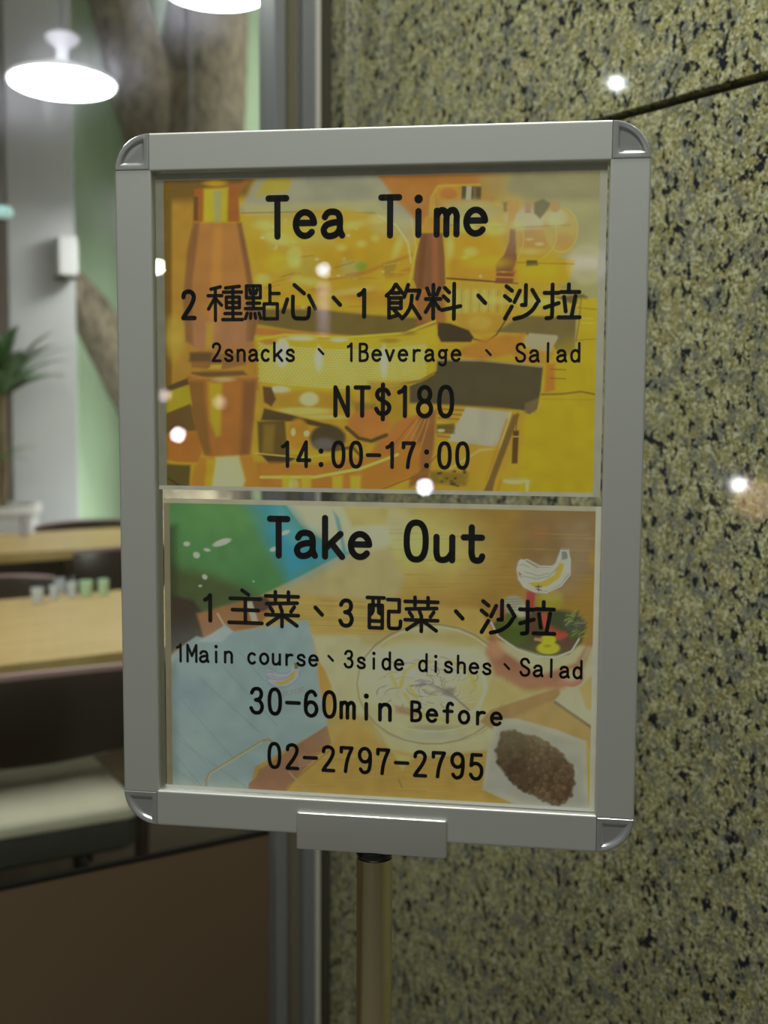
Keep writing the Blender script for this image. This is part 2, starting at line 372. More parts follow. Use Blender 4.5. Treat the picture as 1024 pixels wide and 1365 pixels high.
# ------------------------------------------------------------------ chairs (built facing +y, backrest at -y)
def copy_tree(o, parent=None):
    c = o.copy(); COL.objects.link(c); c.parent = parent
    for ch in list(o.children): copy_tree(ch, c)
    return c
def chair():
    t = empty('cafe_chair')
    # seat pad
    loops = []
    def ring(s, z, k=.035):
        pts = []
        hw, hd = .225*s, .22*s
        for cx_, cy_, a0 in ((hw-k, hd-k, 0), (-hw+k, hd-k, 90), (-hw+k, -hd+k, 180), (hw-k, -hd+k, 270)):
            for q in range(7):
                a = math.radians(a0+q*15); pts.append((cx_+k*math.cos(a), cy_+k*math.sin(a), z))
        return pts
    bm = bmesh.new(); loft(bm, [ring(.97, .425), ring(1, .43), ring(1.0, .444), ring(.985, .452), ring(.95, .458), ring(.7, .463)]); bobj('seat', bm, SEAT, t, 50)
    bm = bmesh.new(); loft(bm, [ring(.93, .36), ring(.985, .37), ring(.985, .4245)]); bobj('seat_frame', bm, SEATUND, t, 40)
    # curved backrest
    bm = bmesh.new(); loops = []
    for i in range(25):
        a = math.radians(-50+100*i/24); R = .30
        cx_, cy_ = R*math.sin(a), -.235+ (1-math.cos(a))*R*.42
        nx, ny = math.sin(a)*.5, -math.cos(a); l = math.hypot(nx, ny); nx, ny = nx/l, ny/l
        sec = []
        dz = -.012*(abs(a)/.87)**2
        for u, z in ((0, .575), (0, .75), (.003, .7565), (.013, .7575), (.018, .75), (.018, .578), (.012, .573)):
            sec.append((cx_+nx*u, cy_+ny*u, z+dz if z > .7 else z-dz))
        loops.append(sec)
    loft(bm, loops); bobj('backrest', bm, DWOOD, t, 45)
    bm = bmesh.new(); bl = []  # pale strip standing in for the lamp's reflection on the top edge
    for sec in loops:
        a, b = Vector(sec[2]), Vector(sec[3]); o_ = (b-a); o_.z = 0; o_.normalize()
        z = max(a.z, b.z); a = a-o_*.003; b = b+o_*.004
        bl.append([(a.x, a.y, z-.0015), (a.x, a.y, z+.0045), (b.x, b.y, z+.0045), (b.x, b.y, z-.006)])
    loft(bm, bl); e_ = bobj('edge_highlight', bm, HILITE, t, 30); e_['label'] = 'pale mauve lamp highlight painted along the top of the backrest'
    for s in (-1, 1):
        bm = bmesh.new(); tube(bm, [(s*.225, -.20, 0), (s*.232, -.185, .36), (s*.238, -.18, .44), (s*.243, -.165, .6), (s*.243, -.165, .7)], [.012, .015, .015, .013, .011], 10); bobj('leg', bm, DWOOD, t, 50)
        bm = bmesh.new(); tube(bm, [(s*.2, .2, 0), (s*.18, .18, .36)], [.012, .016], 10); bobj('leg', bm, DWOOD, t, 50)
        bm = bmesh.new(); tube(bm, [(s*.228, -.19, .2), (s*.19, .19, .2)], .008, 8); bobj('stretcher', bm, DWOOD, t, 50)
    return t
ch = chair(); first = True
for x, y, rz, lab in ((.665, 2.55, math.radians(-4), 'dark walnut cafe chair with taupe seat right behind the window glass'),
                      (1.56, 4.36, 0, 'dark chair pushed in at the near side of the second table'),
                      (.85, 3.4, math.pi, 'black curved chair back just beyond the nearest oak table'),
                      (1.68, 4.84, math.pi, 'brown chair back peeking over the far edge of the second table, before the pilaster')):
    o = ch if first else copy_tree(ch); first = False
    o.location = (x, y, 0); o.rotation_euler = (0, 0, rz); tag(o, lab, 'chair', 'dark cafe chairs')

# glasses on the nearest table
def cup(px, y, h, r, mt, label):
    b = at_z(px, 797, .74); p = at_y(px, 795, y)
    t = empty('tumbler', (p.x, y, .7402)); tag(t, label, 'glass', 'tumblers on the nearest table')
    bm = bmesh.new(); lathe(bm, [(.001, 0), (r*.8, 0), (r*.85, .003), (r, h), (r*.93, h), (r*.78, .008), (.001, .007)], seg=24)
    bobj('glass_wall', bm, mt, t, 50)
    bm = bmesh.new(); lathe(bm, [(.001, .009), (r*.74, .009), (r*.8, h*.55), (.001, h*.55)], seg=24); bobj('drink', bm, mat('drink', (.35, .45, .5) if mt is CUP else (.35, .6, .38), .2), t, 50)
cup(50, 3.2, .042, .018, CUP, 'clear tumbler at far edge of nearest table, leftmost of the five')
cup(72, 3.24, .04, .013, CUP, 'small dim tumbler second from left at far edge of nearest table')
cup(96, 3.26, .042, .015, CUP, 'greyish tumbler in the middle of the five on nearest table')
cup(115, 3.26, .042, .02, CUPG, 'pale green tumbler next to the greyish one on nearest table')
cup(138, 3.26, .042, .017, CUPG, 'pale green tumbler nearest the sign frame, rightmost of the five')
p = at_z(33, 714, .74); t = empty('tall_glass', (p.x, p.y, .7402)); tag(t, 'slim greyish glass standing on the second table', 'glass')
bm = bmesh.new(); lathe(bm, [(.001, 0), (.016, 0), (.018, .085), (.015, .085), (.013, .006), (.001, .005)], seg=20); bobj('glass_wall', bm, mat('frosted_grey_glass', (.42, .42, .5), .4), t, 50)

# ------------------------------------------------------------------ potted dracaena
b = at_y(4, 690, 5.18)
pl = empty('potted_dracaena', (b.x, 5.18, 0)); tag(pl, 'spiky green dracaena in a white pot at the left edge by the pilaster', 'plant')
bm = bmesh.new(); lathe(bm, [(.001, 0), (.12, 0), (.15, .8), (.162, .8), (.162, .835), (.14, .835), (.135, .79), (.001, .79)], seg=32); bobj('pot', bm, WHITE, pl, 40)
bm = bmesh.new(); lathe(bm, [(.001, .785), (.134, .785), (.12, .8), (.001, .805)], seg=24); bobj('soil', bm, mat('soil', (.05, .03, .02), .9), pl, 40)
bm = bmesh.new(); tube(bm, [(0, 0, .8), (.01, 0, 1.0), (.0, 0, 1.15), (.01, 0, 1.3)], [.02, .018, .018, .014]); bobj('cane', bm, LEAF2, pl, 60)
bm = bmesh.new(); tube(bm, [(-.03, 0, .8), (-.05, .01, .9), (-.06, .01, 1.02)], [.016, .014, .012]); bobj('cane', bm, LEAF2, pl, 60)
rnd = random.Random(3)
def leaf(o3, az, el, L, wd):
    bm = bmesh.new(); ls = []; N_ = 8
    d = Vector((math.cos(az), math.sin(az), 0)); s = Vector((-math.sin(az), math.cos(az), 0))
    p = Vector(o3)
    for i in range(N_+1):
        t = i/N_; wv = wd*math.sin(math.pi*min(1, .12+t*.88))**.7*(1 if t < 1 else .05)
        e = el - t*t*.9
        ls.append([p-s*wv, p+Vector((0, 0, -.25*wv)), p+s*wv, p+Vector((0, 0, .002-.25*wv))])
        p = p + (d*math.cos(e)+Vector((0, 0, 1))*math.sin(e))*(L/N_)
    loft(bm, ls); bobj('leaf', bm, LEAF, pl, 50)
for i in range(46):
    leaf((.01, 0, 1.29+rnd.random()*.04), i*2.4, .45+1.05*rnd.random(), .24+.13*rnd.random(), .026)
for i in range(14):
    leaf((-.06, .01, 1.0+rnd.random()*.03), i*2.4, .1+1.2*rnd.random(), .18+.08*rnd.random(), .017)

# ------------------------------------------------------------------ the sign stand
sg = empty('sign_stand', (SIGN_C.x, SIGN_C.y, 0), YAW)
tag(sg, 'floor-standing aluminium sign frame with rounded corners on a brassy pole', 'sign stand')
Z0 = SIGN_C.z
def sp(X, Y, Z): return (X/1000, -Z/1000, Z0+Y/1000)       # millimetres: right, up, towards viewer
OX, OY, LX, LY = 178.2, 240.0, 152.5, 214.6                 # outer and inner half sizes
WX, WY = OX-LX, OY-LY
def rail(horizontal, sgn):
    bm = bmesh.new(); loops = []
    Wd = WY if horizontal else WX; L = (LX+.9 if horizontal else LY+.9)
    arc_ = [(1.3-1.3*math.cos(a), -1.3+1.3*math.sin(a)) for a in [math.radians(q) for q in (0, 18, 36, 54, 72, 90)]]
    prof = [(0, -16), (0, -2.2)] + arc_ + [(2.0, 0), (Wd-2.0, 0)] + [(Wd-u, z) for u, z in arc_[::-1]] + [(Wd, -2.2), (Wd, -16)]
    for s in (-1, 1):
        l = []
        for u, z in prof:
            if horizontal: l.append(sp(s*L, sgn*(LY+u), z))
            else: l.append(sp(sgn*(LX+u), s*L, z))
        loops.append(l)
    loft(bm, loops); return bobj('frame_rail', bm, ALU, sg, 30)
rail(True, 1); rail(True, -1); rail(False, 1); rail(False, -1)
def corner(sx, sy):
    R = 25.2
    def loop(t, z, rc=1.6):
        Rr = R-t; pts = []; ax = ay = t
        e = math.sqrt(max(Rr*Rr-t*t, 0))
        a0 = math.atan2(t, e); a1 = math.pi/2-a0
        n = 22
        pts += [(t, t)]
        pts += [(t+(e-t)*k/4, t) for k in (1, 2, 3)]
        pts += [(Rr*math.cos(a0+(a1-a0)*i/(n-1)), Rr*math.sin(a0+(a1-a0)*i/(n-1))) for i in range(n)]
        pts += [(t, t+(e-t)*k/4) for k in (3, 2, 1)]
        return [sp(sx*(LX+.95+x*(WX-.95)/R), sy*(LY+.95+y*(WY-.95)/R), z) for x, y in pts]
    bm = bmesh.new()
    loft(bm, [loop(.05, -15), loop(.05, -1.2), loop(.25, -.3), loop(.9, .35), (loop(3.6, .35)), loop(4.1, .1), loop(4.7, -1.1), loop(5.2, -1.35), loop(6.0, -1.4)])
    return bobj('corner_cap', bm, CHROME, sg, 40)
for sx in (-1, 1):
    for sy in (-1, 1): corner(sx, sy)
def slab(name, x0, x1, y0, y1, z0, z1, mt, bev=0, smooth=None):
    a = sp(x0, y0, z0); b = sp(x1, y1, z1)
    return boxo(name, mt, sg, a[0], b[0], b[1], a[1], a[2], b[2], bev=bev, smooth=smooth)
slab('clear_cover', -152.3, 152.3, -214.4, 214.4, -4.2, -3.8, CLEAR)
slab('clear_backing', -152.3, 152.3, -214.4, 214.4, -8.5, -7.2, CLEAR)
slab('pole_bracket', -52, 53, -250, -223.6, -24, 2.6, ALUD, bev=.0016, smooth=40)
pc = (.0012, .0105)
bm = bmesh.new(); lathe(bm, [(.001, Z0-.2505), (.0128, Z0-.2505), (.0131, Z0-.2515), (.0129, Z0-.2545), (.0118, Z0-.2565), (.001, Z0-.2565)], (pc[0], pc[1], 0), 48); bobj('collar', bm, BLACKP, sg, 40)
bm = bmesh.new(); lathe(bm, [(.001, .018), (.0126, .018), (.0126, Z0-.2568), (.001, Z0-.2568)], (pc[0], pc[1], 0), 64); bobj('pole', bm, POLE, sg, 40)
bm = bmesh.new(); lathe(bm, [(.001, 0), (.16, 0), (.162, .004), (.158, .012), (.03, .018), (.001, .018)], (pc[0], pc[1], 0), 64); bobj('base_plate', bm, ALUD, sg, 40)

# ------------------------------------------------------------------ the printed sheets
GAIN = 1.68
class Canvas:
    def __init__(s, x0, x1, y0, y1, nx, ny):
        s.b = (x0, x1, y0, y1); s.nx, s.ny = nx, ny
        gx = np.linspace(x0, x1, nx); gy = np.linspace(y0, y1, ny)
        MX, MY = np.meshgrid(gx, gy); s.mx, s.my = MX.ravel(), MY.ravel()
        # sheet millimetres -> sketch coordinates (plane homography)
        P = np.array(SIGN_C)[None] + np.outer(s.mx/1000, np.array(H)) + np.outer(s.my/1000, np.array((0, 0, 1.))) - np.array(N)[None]*RECESS - np.array(CAM)[None]
        z = P@np.array(FW); s.X = CX+F*(P@np.array(RT))/z; s.Y = CY-F*(P@np.array(UP))/z
        s.c = np.zeros((nx*ny, 3))
    def put(s, msk, al, col):
        c = np.array(lin(col)); a = al[:, None]
        s.c[msk] = s.c[msk]*(1-a)+c*a
    def fill(s, col): s.c[:] = lin(col)
    def P(s, pts, col, blur=1.2, a=1.0):
        p = np.array(pts, float); r = blur*2+1
        msk = (s.X > p[:, 0].min()-r) & (s.X < p[:, 0].max()+r) & (s.Y > p[:, 1].min()-r) & (s.Y < p[:, 1].max()+r)
        x, y = s.X[msk], s.Y[msk]
        if not len(x): return
        ins = np.zeros(len(x), bool); d = np.full(len(x), 1e9)
        for i in range(len(p)):
            (x1, y1), (x2, y2) = p[i], p[(i+1) % len(p)]
            dx, dy = x2-x1, y2-y1; L = dx*dx+dy*dy+1e-9
            t = np.clip(((x-x1)*dx+(y-y1)*dy)/L, 0, 1)
            d = np.minimum(d, (x-x1-t*dx)**2+(y-y1-t*dy)**2)
            if y1 != y2: ins ^= ((y1 > y) != (y2 > y)) & (x < (x2-x1)*(y-y1)/(y2-y1)+x1)
        sd = np.sqrt(d)*np.where(ins, 1, -1)
        t = np.clip(sd/(2*blur)+.5, 0, 1); s.put(msk, t*t*(3-2*t)*a, col)
    def E(s, cx, cy, rx, ry, col, blur=1.2, a=1.0, rot=0):
        r = max(rx, ry)+blur*2+1
        msk = (abs(s.X-cx) < r) & (abs(s.Y-cy) < r)
        x, y = s.X[msk]-cx, s.Y[msk]-cy; c_, s_ = math.cos(math.radians(rot)), math.sin(math.radians(rot))
        u, v_ = x*c_+y*s_, -x*s_+y*c_
        k = np.sqrt((u/rx)**2+(v_/ry)**2)+1e-6
        sd = (1-k)*min(rx, ry) if k.size else k
        t = np.clip(sd/(2*blur)+.5, 0, 1); s.put(msk, t*t*(3-2*t)*a, col)
    def S(s, pts, wd, col, blur=.8, a=1.0):
        p = np.array(pts, float); r = wd+blur*2+1
        msk = (s.X > p[:, 0].min()-r) & (s.X < p[:, 0].max()+r) & (s.Y > p[:, 1].min()-r) & (s.Y < p[:, 1].max()+r)
        x, y = s.X[msk], s.Y[msk]; d = np.full(len(x), 1e9)
        for (x1, y1), (x2, y2) in zip(p[:-1], p[1:]):
            dx, dy = x2-x1, y2-y1; L = dx*dx+dy*dy+1e-9
            t = np.clip(((x-x1)*dx+(y-y1)*dy)/L, 0, 1)
            d = np.minimum(d, (x-x1-t*dx)**2+(y-y1-t*dy)**2)
        t = np.clip((wd/2-np.sqrt(d))/(2*blur)+.5, 0, 1); s.put(msk, t*t*(3-2*t)*a, col)
    def margin(s, l, r, b, t, cols):
        x0, x1, y0, y1 = s.b
        for msk, col in zip((s.mx < x0+l, s.my > y1-t, s.my < y0+b, s.mx > x1-r), cols):
            s.put(msk, np.ones(msk.sum()), col)
    def grain(s, amt, seed):
        g = np.random.default_rng(seed)
        q = g.random((s.ny//14+2, s.nx//14+2)); yy = np.linspace(0, q.shape[0]-1.01, s.ny); xx = np.linspace(0, q.shape[1]-1.01, s.nx)
        yi, xi = yy.astype(int), xx.astype(int); fy = (yy-yi)[:, None]; fx = (xx-xi)[None]
        fy, fx = fy*fy*(3-2*fy), fx*fx*(3-2*fx)
        A = q[np.ix_(yi, xi)]*(1-fx)+q[np.ix_(yi, xi+1)]*fx; B = q[np.ix_(yi+1, xi)]*(1-fx)+q[np.ix_(yi+1, xi+1)]*fx
        m_ = (A*(1-fy)+B*fy).ravel()[:, None]
        s.c *= (1+amt*(g.random((len(s.c), 1))-.5)+amt*2.6*(m_-.5))
        L = s.c@np.array((.3, .55, .15)); s.c = s.c*.97+L[:, None]*.03*np.array((1, 1, .92))
    def mesh(s, name, mt, gain=GAIN):
        nx, ny = s.nx, s.ny; n = nx*ny; x0, x1, y0, y1 = s.b
        co = np.zeros((n, 3)); co[:, 0] = s.mx/1000; co[:, 2] = (s.my-y0)/1000
        i = np.arange(n).reshape(ny, nx)
        q = np.stack([i[:-1, :-1], i[:-1, 1:], i[1:, 1:], i[1:, :-1]], -1).reshape(-1, 4)
        # a back face gives the sheet its thickness
        bk = np.array([[x0/1000, .0003, 0], [x1/1000, .0003, 0], [x1/1000, .0003, (y1-y0)/1000], [x0/1000, .0003, (y1-y0)/1000]])
        co = np.vstack([co, bk]); q = np.vstack([q, [[n, n+3, n+2, n+1]]])
        me = bpy.data.meshes.new(name); me.vertices.add(len(co)); me.vertices.foreach_set('co', co.ravel())
        me.loops.add(q.size); me.loops.foreach_set('vertex_index', q.ravel().astype(np.int32))
        me.polygons.add(len(q)); me.polygons.foreach_set('loop_start', np.arange(0, q.size, 4, dtype=np.int32))
        me.polygons.foreach_set('loop_total', np.full(len(q), 4, np.int32)); me.update(calc_edges=True); me.validate()
        at = me.color_attributes.new('print', 'FLOAT_COLOR', 'POINT')
        c = np.ones((len(co), 4)); c[:n, :3] = np.clip(s.c*gain, .004, .92); c[n:, :3] = .7
        at.data.foreach_set('color', c.ravel())
        me.materials.append(mt); return me
PRINT = mat('printed_paper', (.8, .8, .8), .5, spec=.3)
a_ = nd(PRINT, 'ShaderNodeVertexColor'); a_.layer_name = 'print'; base(PRINT, a_.outputs[0])

#PAINT1
K = Canvas(-151.3, 151.2, -.8, 214.1, 600, 424)
K.fill((190, 158, 34))
R = random.Random(11)
# amber wall left, dark corner
K.P([(205, 225), (262, 225), (262, 520), (205, 520)], (178, 134, 42), 6)
K.P([(205, 225), (345, 225), (330, 262), (250, 268), (205, 270)], (122, 92, 34), 9)
K.P([(205, 225), (229, 225), (229, 520), (205, 520)], (122, 92, 22), 3)
# pale lamp dome along the top
K.P([(318, 282), (330, 262), (350, 225), (520, 225), (545, 262), (556, 300), (520, 300), (500, 284)], (158, 154, 130), 4)
K.P([(370, 228), (392, 228), (384, 256), (340, 262), (352, 240)], (176, 158, 46), 4)
K.P([(405, 228), (480, 228), (494, 262), (420, 268)], (142, 142, 122), 8, .7)
K.P([(322, 272), (500, 268), (520, 284), (330, 286)], (176, 170, 110), 5, .8)
K.S([(322, 284), (420, 282), (500, 284)], 1.2, (128, 108, 40))
# glass server 1
K.E(440, 350, 112, 72, (190, 155, 30), 6)
K.P([(345, 292), (430, 290), (445, 325), (360, 330)], (188, 172, 78), 9, .9)
K.E(395, 352, 30, 16, (178, 160, 60), 8, .8); K.E(470, 352, 36, 22, (186, 148, 24), 8)
K.E(520, 300, 26, 14, (186, 176, 100), 7, .7)
K.P([(456, 346), (485, 350), (475, 372), (455, 368)], (170, 164, 90), 4, .8); K.E(482, 355, 8, 6, (120, 150, 30), 3, .8)
K.S([(440, 372), (490, 362), (548, 340)], 5, (176, 120, 34), 2, .7)
K.S([(420, 400), (480, 395), (545, 360)], 7, (178, 118, 36), 3, .6)
K.P([(510, 352), (530, 345), (524, 372), (514, 378)], (150, 120, 40), 3, .7)
for i in range(26):
    x, y = R.uniform(350, 545), R.uniform(292, 410); K.E(x, y, R.uniform(1.2, 3.2), R.uniform(1, 2.4), (206, 200, 150), 1, R.uniform(.3, .8))
for i in range(22):
    x, y = R.uniform(350, 545), R.uniform(330, 415); K.S([(x, y), (x+R.uniform(8, 30), y-R.uniform(-4, 8))], R.uniform(1, 3), R.choice([(150, 108, 26), (206, 184, 60), (168, 118, 30)]), 1.2, .5)
K.S([(548, 292), (555, 330), (546, 375), (530, 405)], 2, (212, 190, 60), 1, .7)
# orange background top centre, pale right with the sleeve's glare painted in
K.P([(500, 228), (680, 228), (665, 262), (640, 285), (560, 300), (530, 270)], (178, 112, 28), 4)
K.P([(655, 225), (820, 225), (820, 470), (752, 470), (745, 400), (750, 300), (700, 250)], (166, 160, 104), 12)
K.P([(668, 225), (815, 225), (815, 266), (700, 268), (672, 255)], (140, 132, 84), 8, .9)
K.P([(640, 235), (680, 232), (672, 268), (640, 262)], (172, 140, 34), 6, .8)
K.E(775, 300, 35, 18, (150, 146, 84), 12, .6); K.E(780, 350, 26, 9, (196, 186, 168), 7, .7)
# knob and dark fitting
K.E(598, 260, 20, 14, (190, 140, 26), 4); K.E(598, 258, 12, 8, (182, 110, 30), 3)
K.S([(576, 300), (576, 262), (584, 248), (640, 246)], 3, (200, 160, 40), 1.4, .9)
K.P([(616, 248), (642, 249), (641, 267), (615, 266)], (72, 60, 34), 1.5)
K.P([(622, 248), (629, 248), (628, 267), (621, 267)], (176, 168, 140), 1.2); K.P([(631, 249), (635, 249), (635, 267), (631, 267)], (120, 90, 40), 1)
# glass server 2, 3, 4
K.E(640, 318, 58, 50, (192, 158, 34), 5); K.E(625, 285, 42, 18, (180, 172, 112), 8, .9); K.E(640, 330, 36, 22, (196, 152, 26), 8, .9)
K.E(706, 312, 36, 36, (190, 150, 30), 3); K.E(702, 292, 26, 14, (198, 188, 150), 6, .95); K.E(712, 320, 20, 14, (186, 130, 26), 5, .8)
K.E(748, 306, 22, 30, (186, 160, 50), 3); K.E(742, 290, 14, 10, (200, 192, 140), 5); K.E(752, 322, 14, 12, (190, 142, 30), 4, .8)
K.S([(595, 300), (690, 303), (760, 300)], 1.6, (150, 120, 40), 1, .7)
for cx_, cy_, r1, r2 in ((706, 312, 36, 36), (748, 306, 22, 30), (640, 318, 58, 50)):
    K.S([(cx_+r1*math.cos(a/10), cy_+r2*math.sin(a/10)) for a in range(-12, 22)], 1.6, (208, 184, 70), .9, .6)
K.P([(600, 345), (640, 350), (700, 345), (700, 376), (600, 374)], (190, 142, 30), 3, .8)
for i in range(20):
    x, y = R.uniform(600, 755), R.uniform(300, 395); K.E(x, y, R.uniform(2, 7), R.uniform(1.2, 3), R.choice([(214, 204, 140), (150, 108, 30), (176, 104, 30), (214, 190, 60)]), 1.4, .6)
K.P([(690, 342), (768, 346), (756, 378), (690, 376)], (194, 162, 20), 3); K.S([(690, 350), (765, 352)], 1.6, (140, 110, 24), 1, .7)
# bronze fittings right
K.P([(671, 270), (690, 268), (690, 280), (672, 282)], (110, 86, 30), 2); K.E(684, 276, 9, 10, (196, 148, 30), 2.5); K.P([(678, 284), (688, 284), (684, 305), (676, 305)], (192, 148, 40), 2)
K.P([(700, 270), (708, 270), (708, 284), (700, 284)], (176, 130, 100), 1.6); K.P([(712, 270), (724, 265), (735, 272), (728, 282), (720, 292), (712, 284)], (92, 80, 34), 2.4); K.E(740, 275, 7, 8, (184, 142, 60), 2)
# pans behind the writing
K.P([(330, 412), (420, 412), (500, 420), (560, 424), (575, 432), (540, 446), (480, 449), (400, 442), (330, 430)], (116, 98, 44), 3)
K.P([(320, 434), (420, 444), (500, 451), (545, 448), (500, 458), (330, 450)], (186, 116, 48), 3, .9)
K.P([(330, 395), (450, 402), (560, 412), (580, 395), (545, 380), (420, 388)], (184, 134, 34), 5, .6)
# brown handle 2
K.P([(562, 310), (590, 310), (593, 345), (594, 378), (588, 388), (556, 386), (551, 372), (555, 340)], (132, 88, 50), 1.6)
K.P([(562, 312), (570, 312), (563, 384), (556, 384)], (110, 66, 34), 3, .6); K.P([(576, 312), (584, 312), (584, 384), (576, 384)], (166, 100, 60), 3, .7)
K.P([(566, 290), (575, 285), (591, 290), (590, 310), (562, 310)], (192, 140, 36), 2.2); K.P([(573, 262), (580, 262), (582, 290), (572, 290)], (194, 150, 50), 2)
K.P([(552, 386), (592, 386), (596, 440), (556, 436)], (160, 100, 50), 4, .85)
# handle 3
K.P([(680, 305), (687, 305), (689, 345), (684, 362), (662, 362), (660, 352), (672, 340), (679, 322)], (134, 86, 48), 1.8)
K.P([(662, 363), (686, 363), (684, 378), (660, 378)], (140, 80, 40), 2); K.S([(660, 369), (686, 370)], 2, (196, 140, 60), 1)
K.S([(596, 371), (640, 374), (690, 378)], 2.4, (104, 74, 34), 1); K.P([(702, 347), (716, 347), (718, 354), (702, 355)], (84, 76, 40), 1.5)
# yellow perforated basket centre
K.P([(598, 378), (750, 380), (745, 420), (680, 420), (640, 428), (598, 420)], (190, 158, 44), 4)
K.P([(600, 386), (665, 386), (660, 412), (600, 418)], (186, 174, 84), 4, .8)
for i in range(14): K.S([(604+i*6, 386), (603+i*6, 416)], 1.4, (210, 192, 90) if i % 2 else (164, 130, 30), 1, .6)
K.P([(690, 392), (770, 394), (780, 400), (770, 414), (700, 420), (690, 410)], (188, 166, 60), 4)
K.P([(777, 392), (784, 396), (782, 404), (760, 404), (740, 396)], (112, 96, 50), 2.4)
# right middle: cloth panel, spoon rest
K.P([(690, 420), (768, 424), (766, 468), (752, 482), (738, 462), (700, 445), (655, 442)], (122, 106, 58), 2)
K.P([(598, 418), (655, 420), (690, 424), (658, 444), (640, 448), (622, 440)], (186, 146, 44), 3); K.E(640, 430, 16, 9, (196, 160, 60), 3)
K.P([(584, 430), (600, 431), (625, 440), (632, 450), (628, 456), (588, 456), (583, 446)], (72, 58, 34), 1.6)
K.S([(632, 452), (648, 456), (662, 446), (676, 424)], 2.2, (104, 84, 34), 1)
K.P([(646, 450), (700, 444), (692, 470), (640, 480), (600, 472)], (182, 122, 40), 4, .85)
K.P([(706, 444), (742, 447), (744, 450), (734, 470), (700, 462), (700, 452)], (176, 166, 130), 1.8)
K.P([(680, 466), (740, 470), (730, 486), (690, 482)], (184, 128, 50), 3, .7)
K.P([(770, 398), (815, 398), (815, 670), (690, 670), (700, 560), (735, 480), (770, 470)], (192, 168, 14), 3)
K.P([(730, 470), (815, 440), (815, 670), (700, 670), (712, 560)], (184, 162, 12), 18, .6)
K.S([(775, 396), (772, 430), (768, 455)], 1.6, (150, 112, 34), 1); K.S([(770, 410), (812, 414)], 1.5, (140, 112, 30), 1, .8)
for y in (424, 430): K.S([(776, y), (790, y+1)], 1.6, (210, 190, 90), 1, .8)
K.S([(768, 454), (790, 452), (812, 454)], 1.6, (160, 124, 30), 1, .7)
K.P([(728, 486), (740, 484), (740, 520), (726, 524)], (188, 126, 34), 3)
for y in (492, 504): K.S([(734, y), (754, y+1)], 1.6, (146, 106, 30), .9, .9)
K.S([(722, 526), (750, 525), (775, 522), (800, 527)], 2.6, (140, 112, 34), 1)
K.S([(722, 532), (800, 533)], 1.2, (170, 130, 30), 1, .6)
# bright glints in the glassware
for x, y, rx, ry, ro in ((352, 300, 14, 6, 0), (372, 318, 20, 8, 10), (392, 340, 10, 12, 20), (470, 300, 16, 5, -10), (505, 292, 14, 6, 0), (500, 318, 5, 4, 0), (482, 325, 6, 4, 0), (350, 372, 10, 7, 0), (392, 350, 9, 7, 0),
                        (455, 330, 6, 4, 0), (530, 330, 5, 14, 20), (410, 375, 22, 5, 8), (470, 388, 30, 4, -8), (620, 300, 14, 10, 0), (660, 305, 16, 9, 0), (628, 336, 9, 6, 0), (600, 330, 5, 14, 0), (690, 300, 10, 6, 0), (740, 296, 9, 6, 0), (708, 335, 14, 4, 0), (668, 400, 24, 5, 0), (720, 402, 22, 5, 0)):
    K.E(x, y, rx, ry, (216, 204, 110), 4, .5, ro)
for x, y, rx, ry in ((400, 310, 26, 12), (440, 300, 18, 8), (370, 350, 16, 12), (425, 400, 40, 7), (520, 380, 18, 10), (650, 350, 26, 7), (720, 360, 26, 7)):
    K.E(x, y, rx, ry, (206, 176, 20), 6, .6)
K.E(540, 300, 12, 26, (172, 170, 140), 6, .5, -20); K.S([(505, 288), (528, 300), (544, 324), (548, 350)], 2, (214, 204, 150), 1.2, .7)
# woven glass basket
K.P([(332, 446), (440, 452), (540, 448), (582, 432), (584, 470), (576, 496), (540, 512), (460, 522), (380, 520), (340, 500)], (190, 168, 26), 2.4)
K.P([(345, 462), (440, 464), (520, 458), (570, 448), (572, 480), (540, 500), (440, 512), (360, 508)], (188, 170, 56), 5, .8)
for r in range(17):
    y0 = 462+r*3.1
    for k in range(52):
        x = 346+k*4.3+(r % 2)*2.1; y = y0+5*math.sin((x-346)/230*math.pi)-((x-470)/120)**2*4
        K.E(x, y, 1.5, 1.0, (226, 220, 140), .7, .75)
for x, y, rx, ry in ((402, 450, 16, 3.5), (452, 452, 9, 3), (376, 470, 10, 18), (425, 478, 5, 14), (372, 520, 12, 5), (414, 532, 7, 8), (512, 482, 4, 18)):
    K.E(x, y, rx, ry, (222, 220, 184), 3, .85)
K.S([(344, 452), (380, 446), (460, 450), (540, 444), (580, 428)], 3, (206, 188, 30), 1.2, .9)
K.E(520, 454, 12, 3, (146, 112, 30), 2, .7); K.E(358, 456, 10, 4, (176, 112, 40), 2, .7); K.E(545, 444, 10, 3, (150, 112, 30), 2, .7)
# large dark cloth, right of centre
K.P([(583, 481), (640, 480), (724, 490), (721, 520), (716, 545), (706, 552), (692, 546), (660, 542), (546, 536), (545, 515), (570, 504), (582, 494)], (88, 78, 50), 1.8)
K.S([(583, 480), (640, 481), (724, 489)], 1.8, (150, 136, 100), .9); K.P([(546, 528), (700, 538), (692, 547), (546, 538)], (88, 76, 48), 2, .7)
K.P([(700, 538), (719, 530), (714, 549), (700, 551)], (132, 112, 74), 2.5, .7)
K.S([(536, 512), (560, 508), (578, 498)], 4, (150, 118, 30), 1.5)
K.P([(490, 508), (545, 508), (545, 600), (500, 605)], (170, 136, 30), 5, .8)
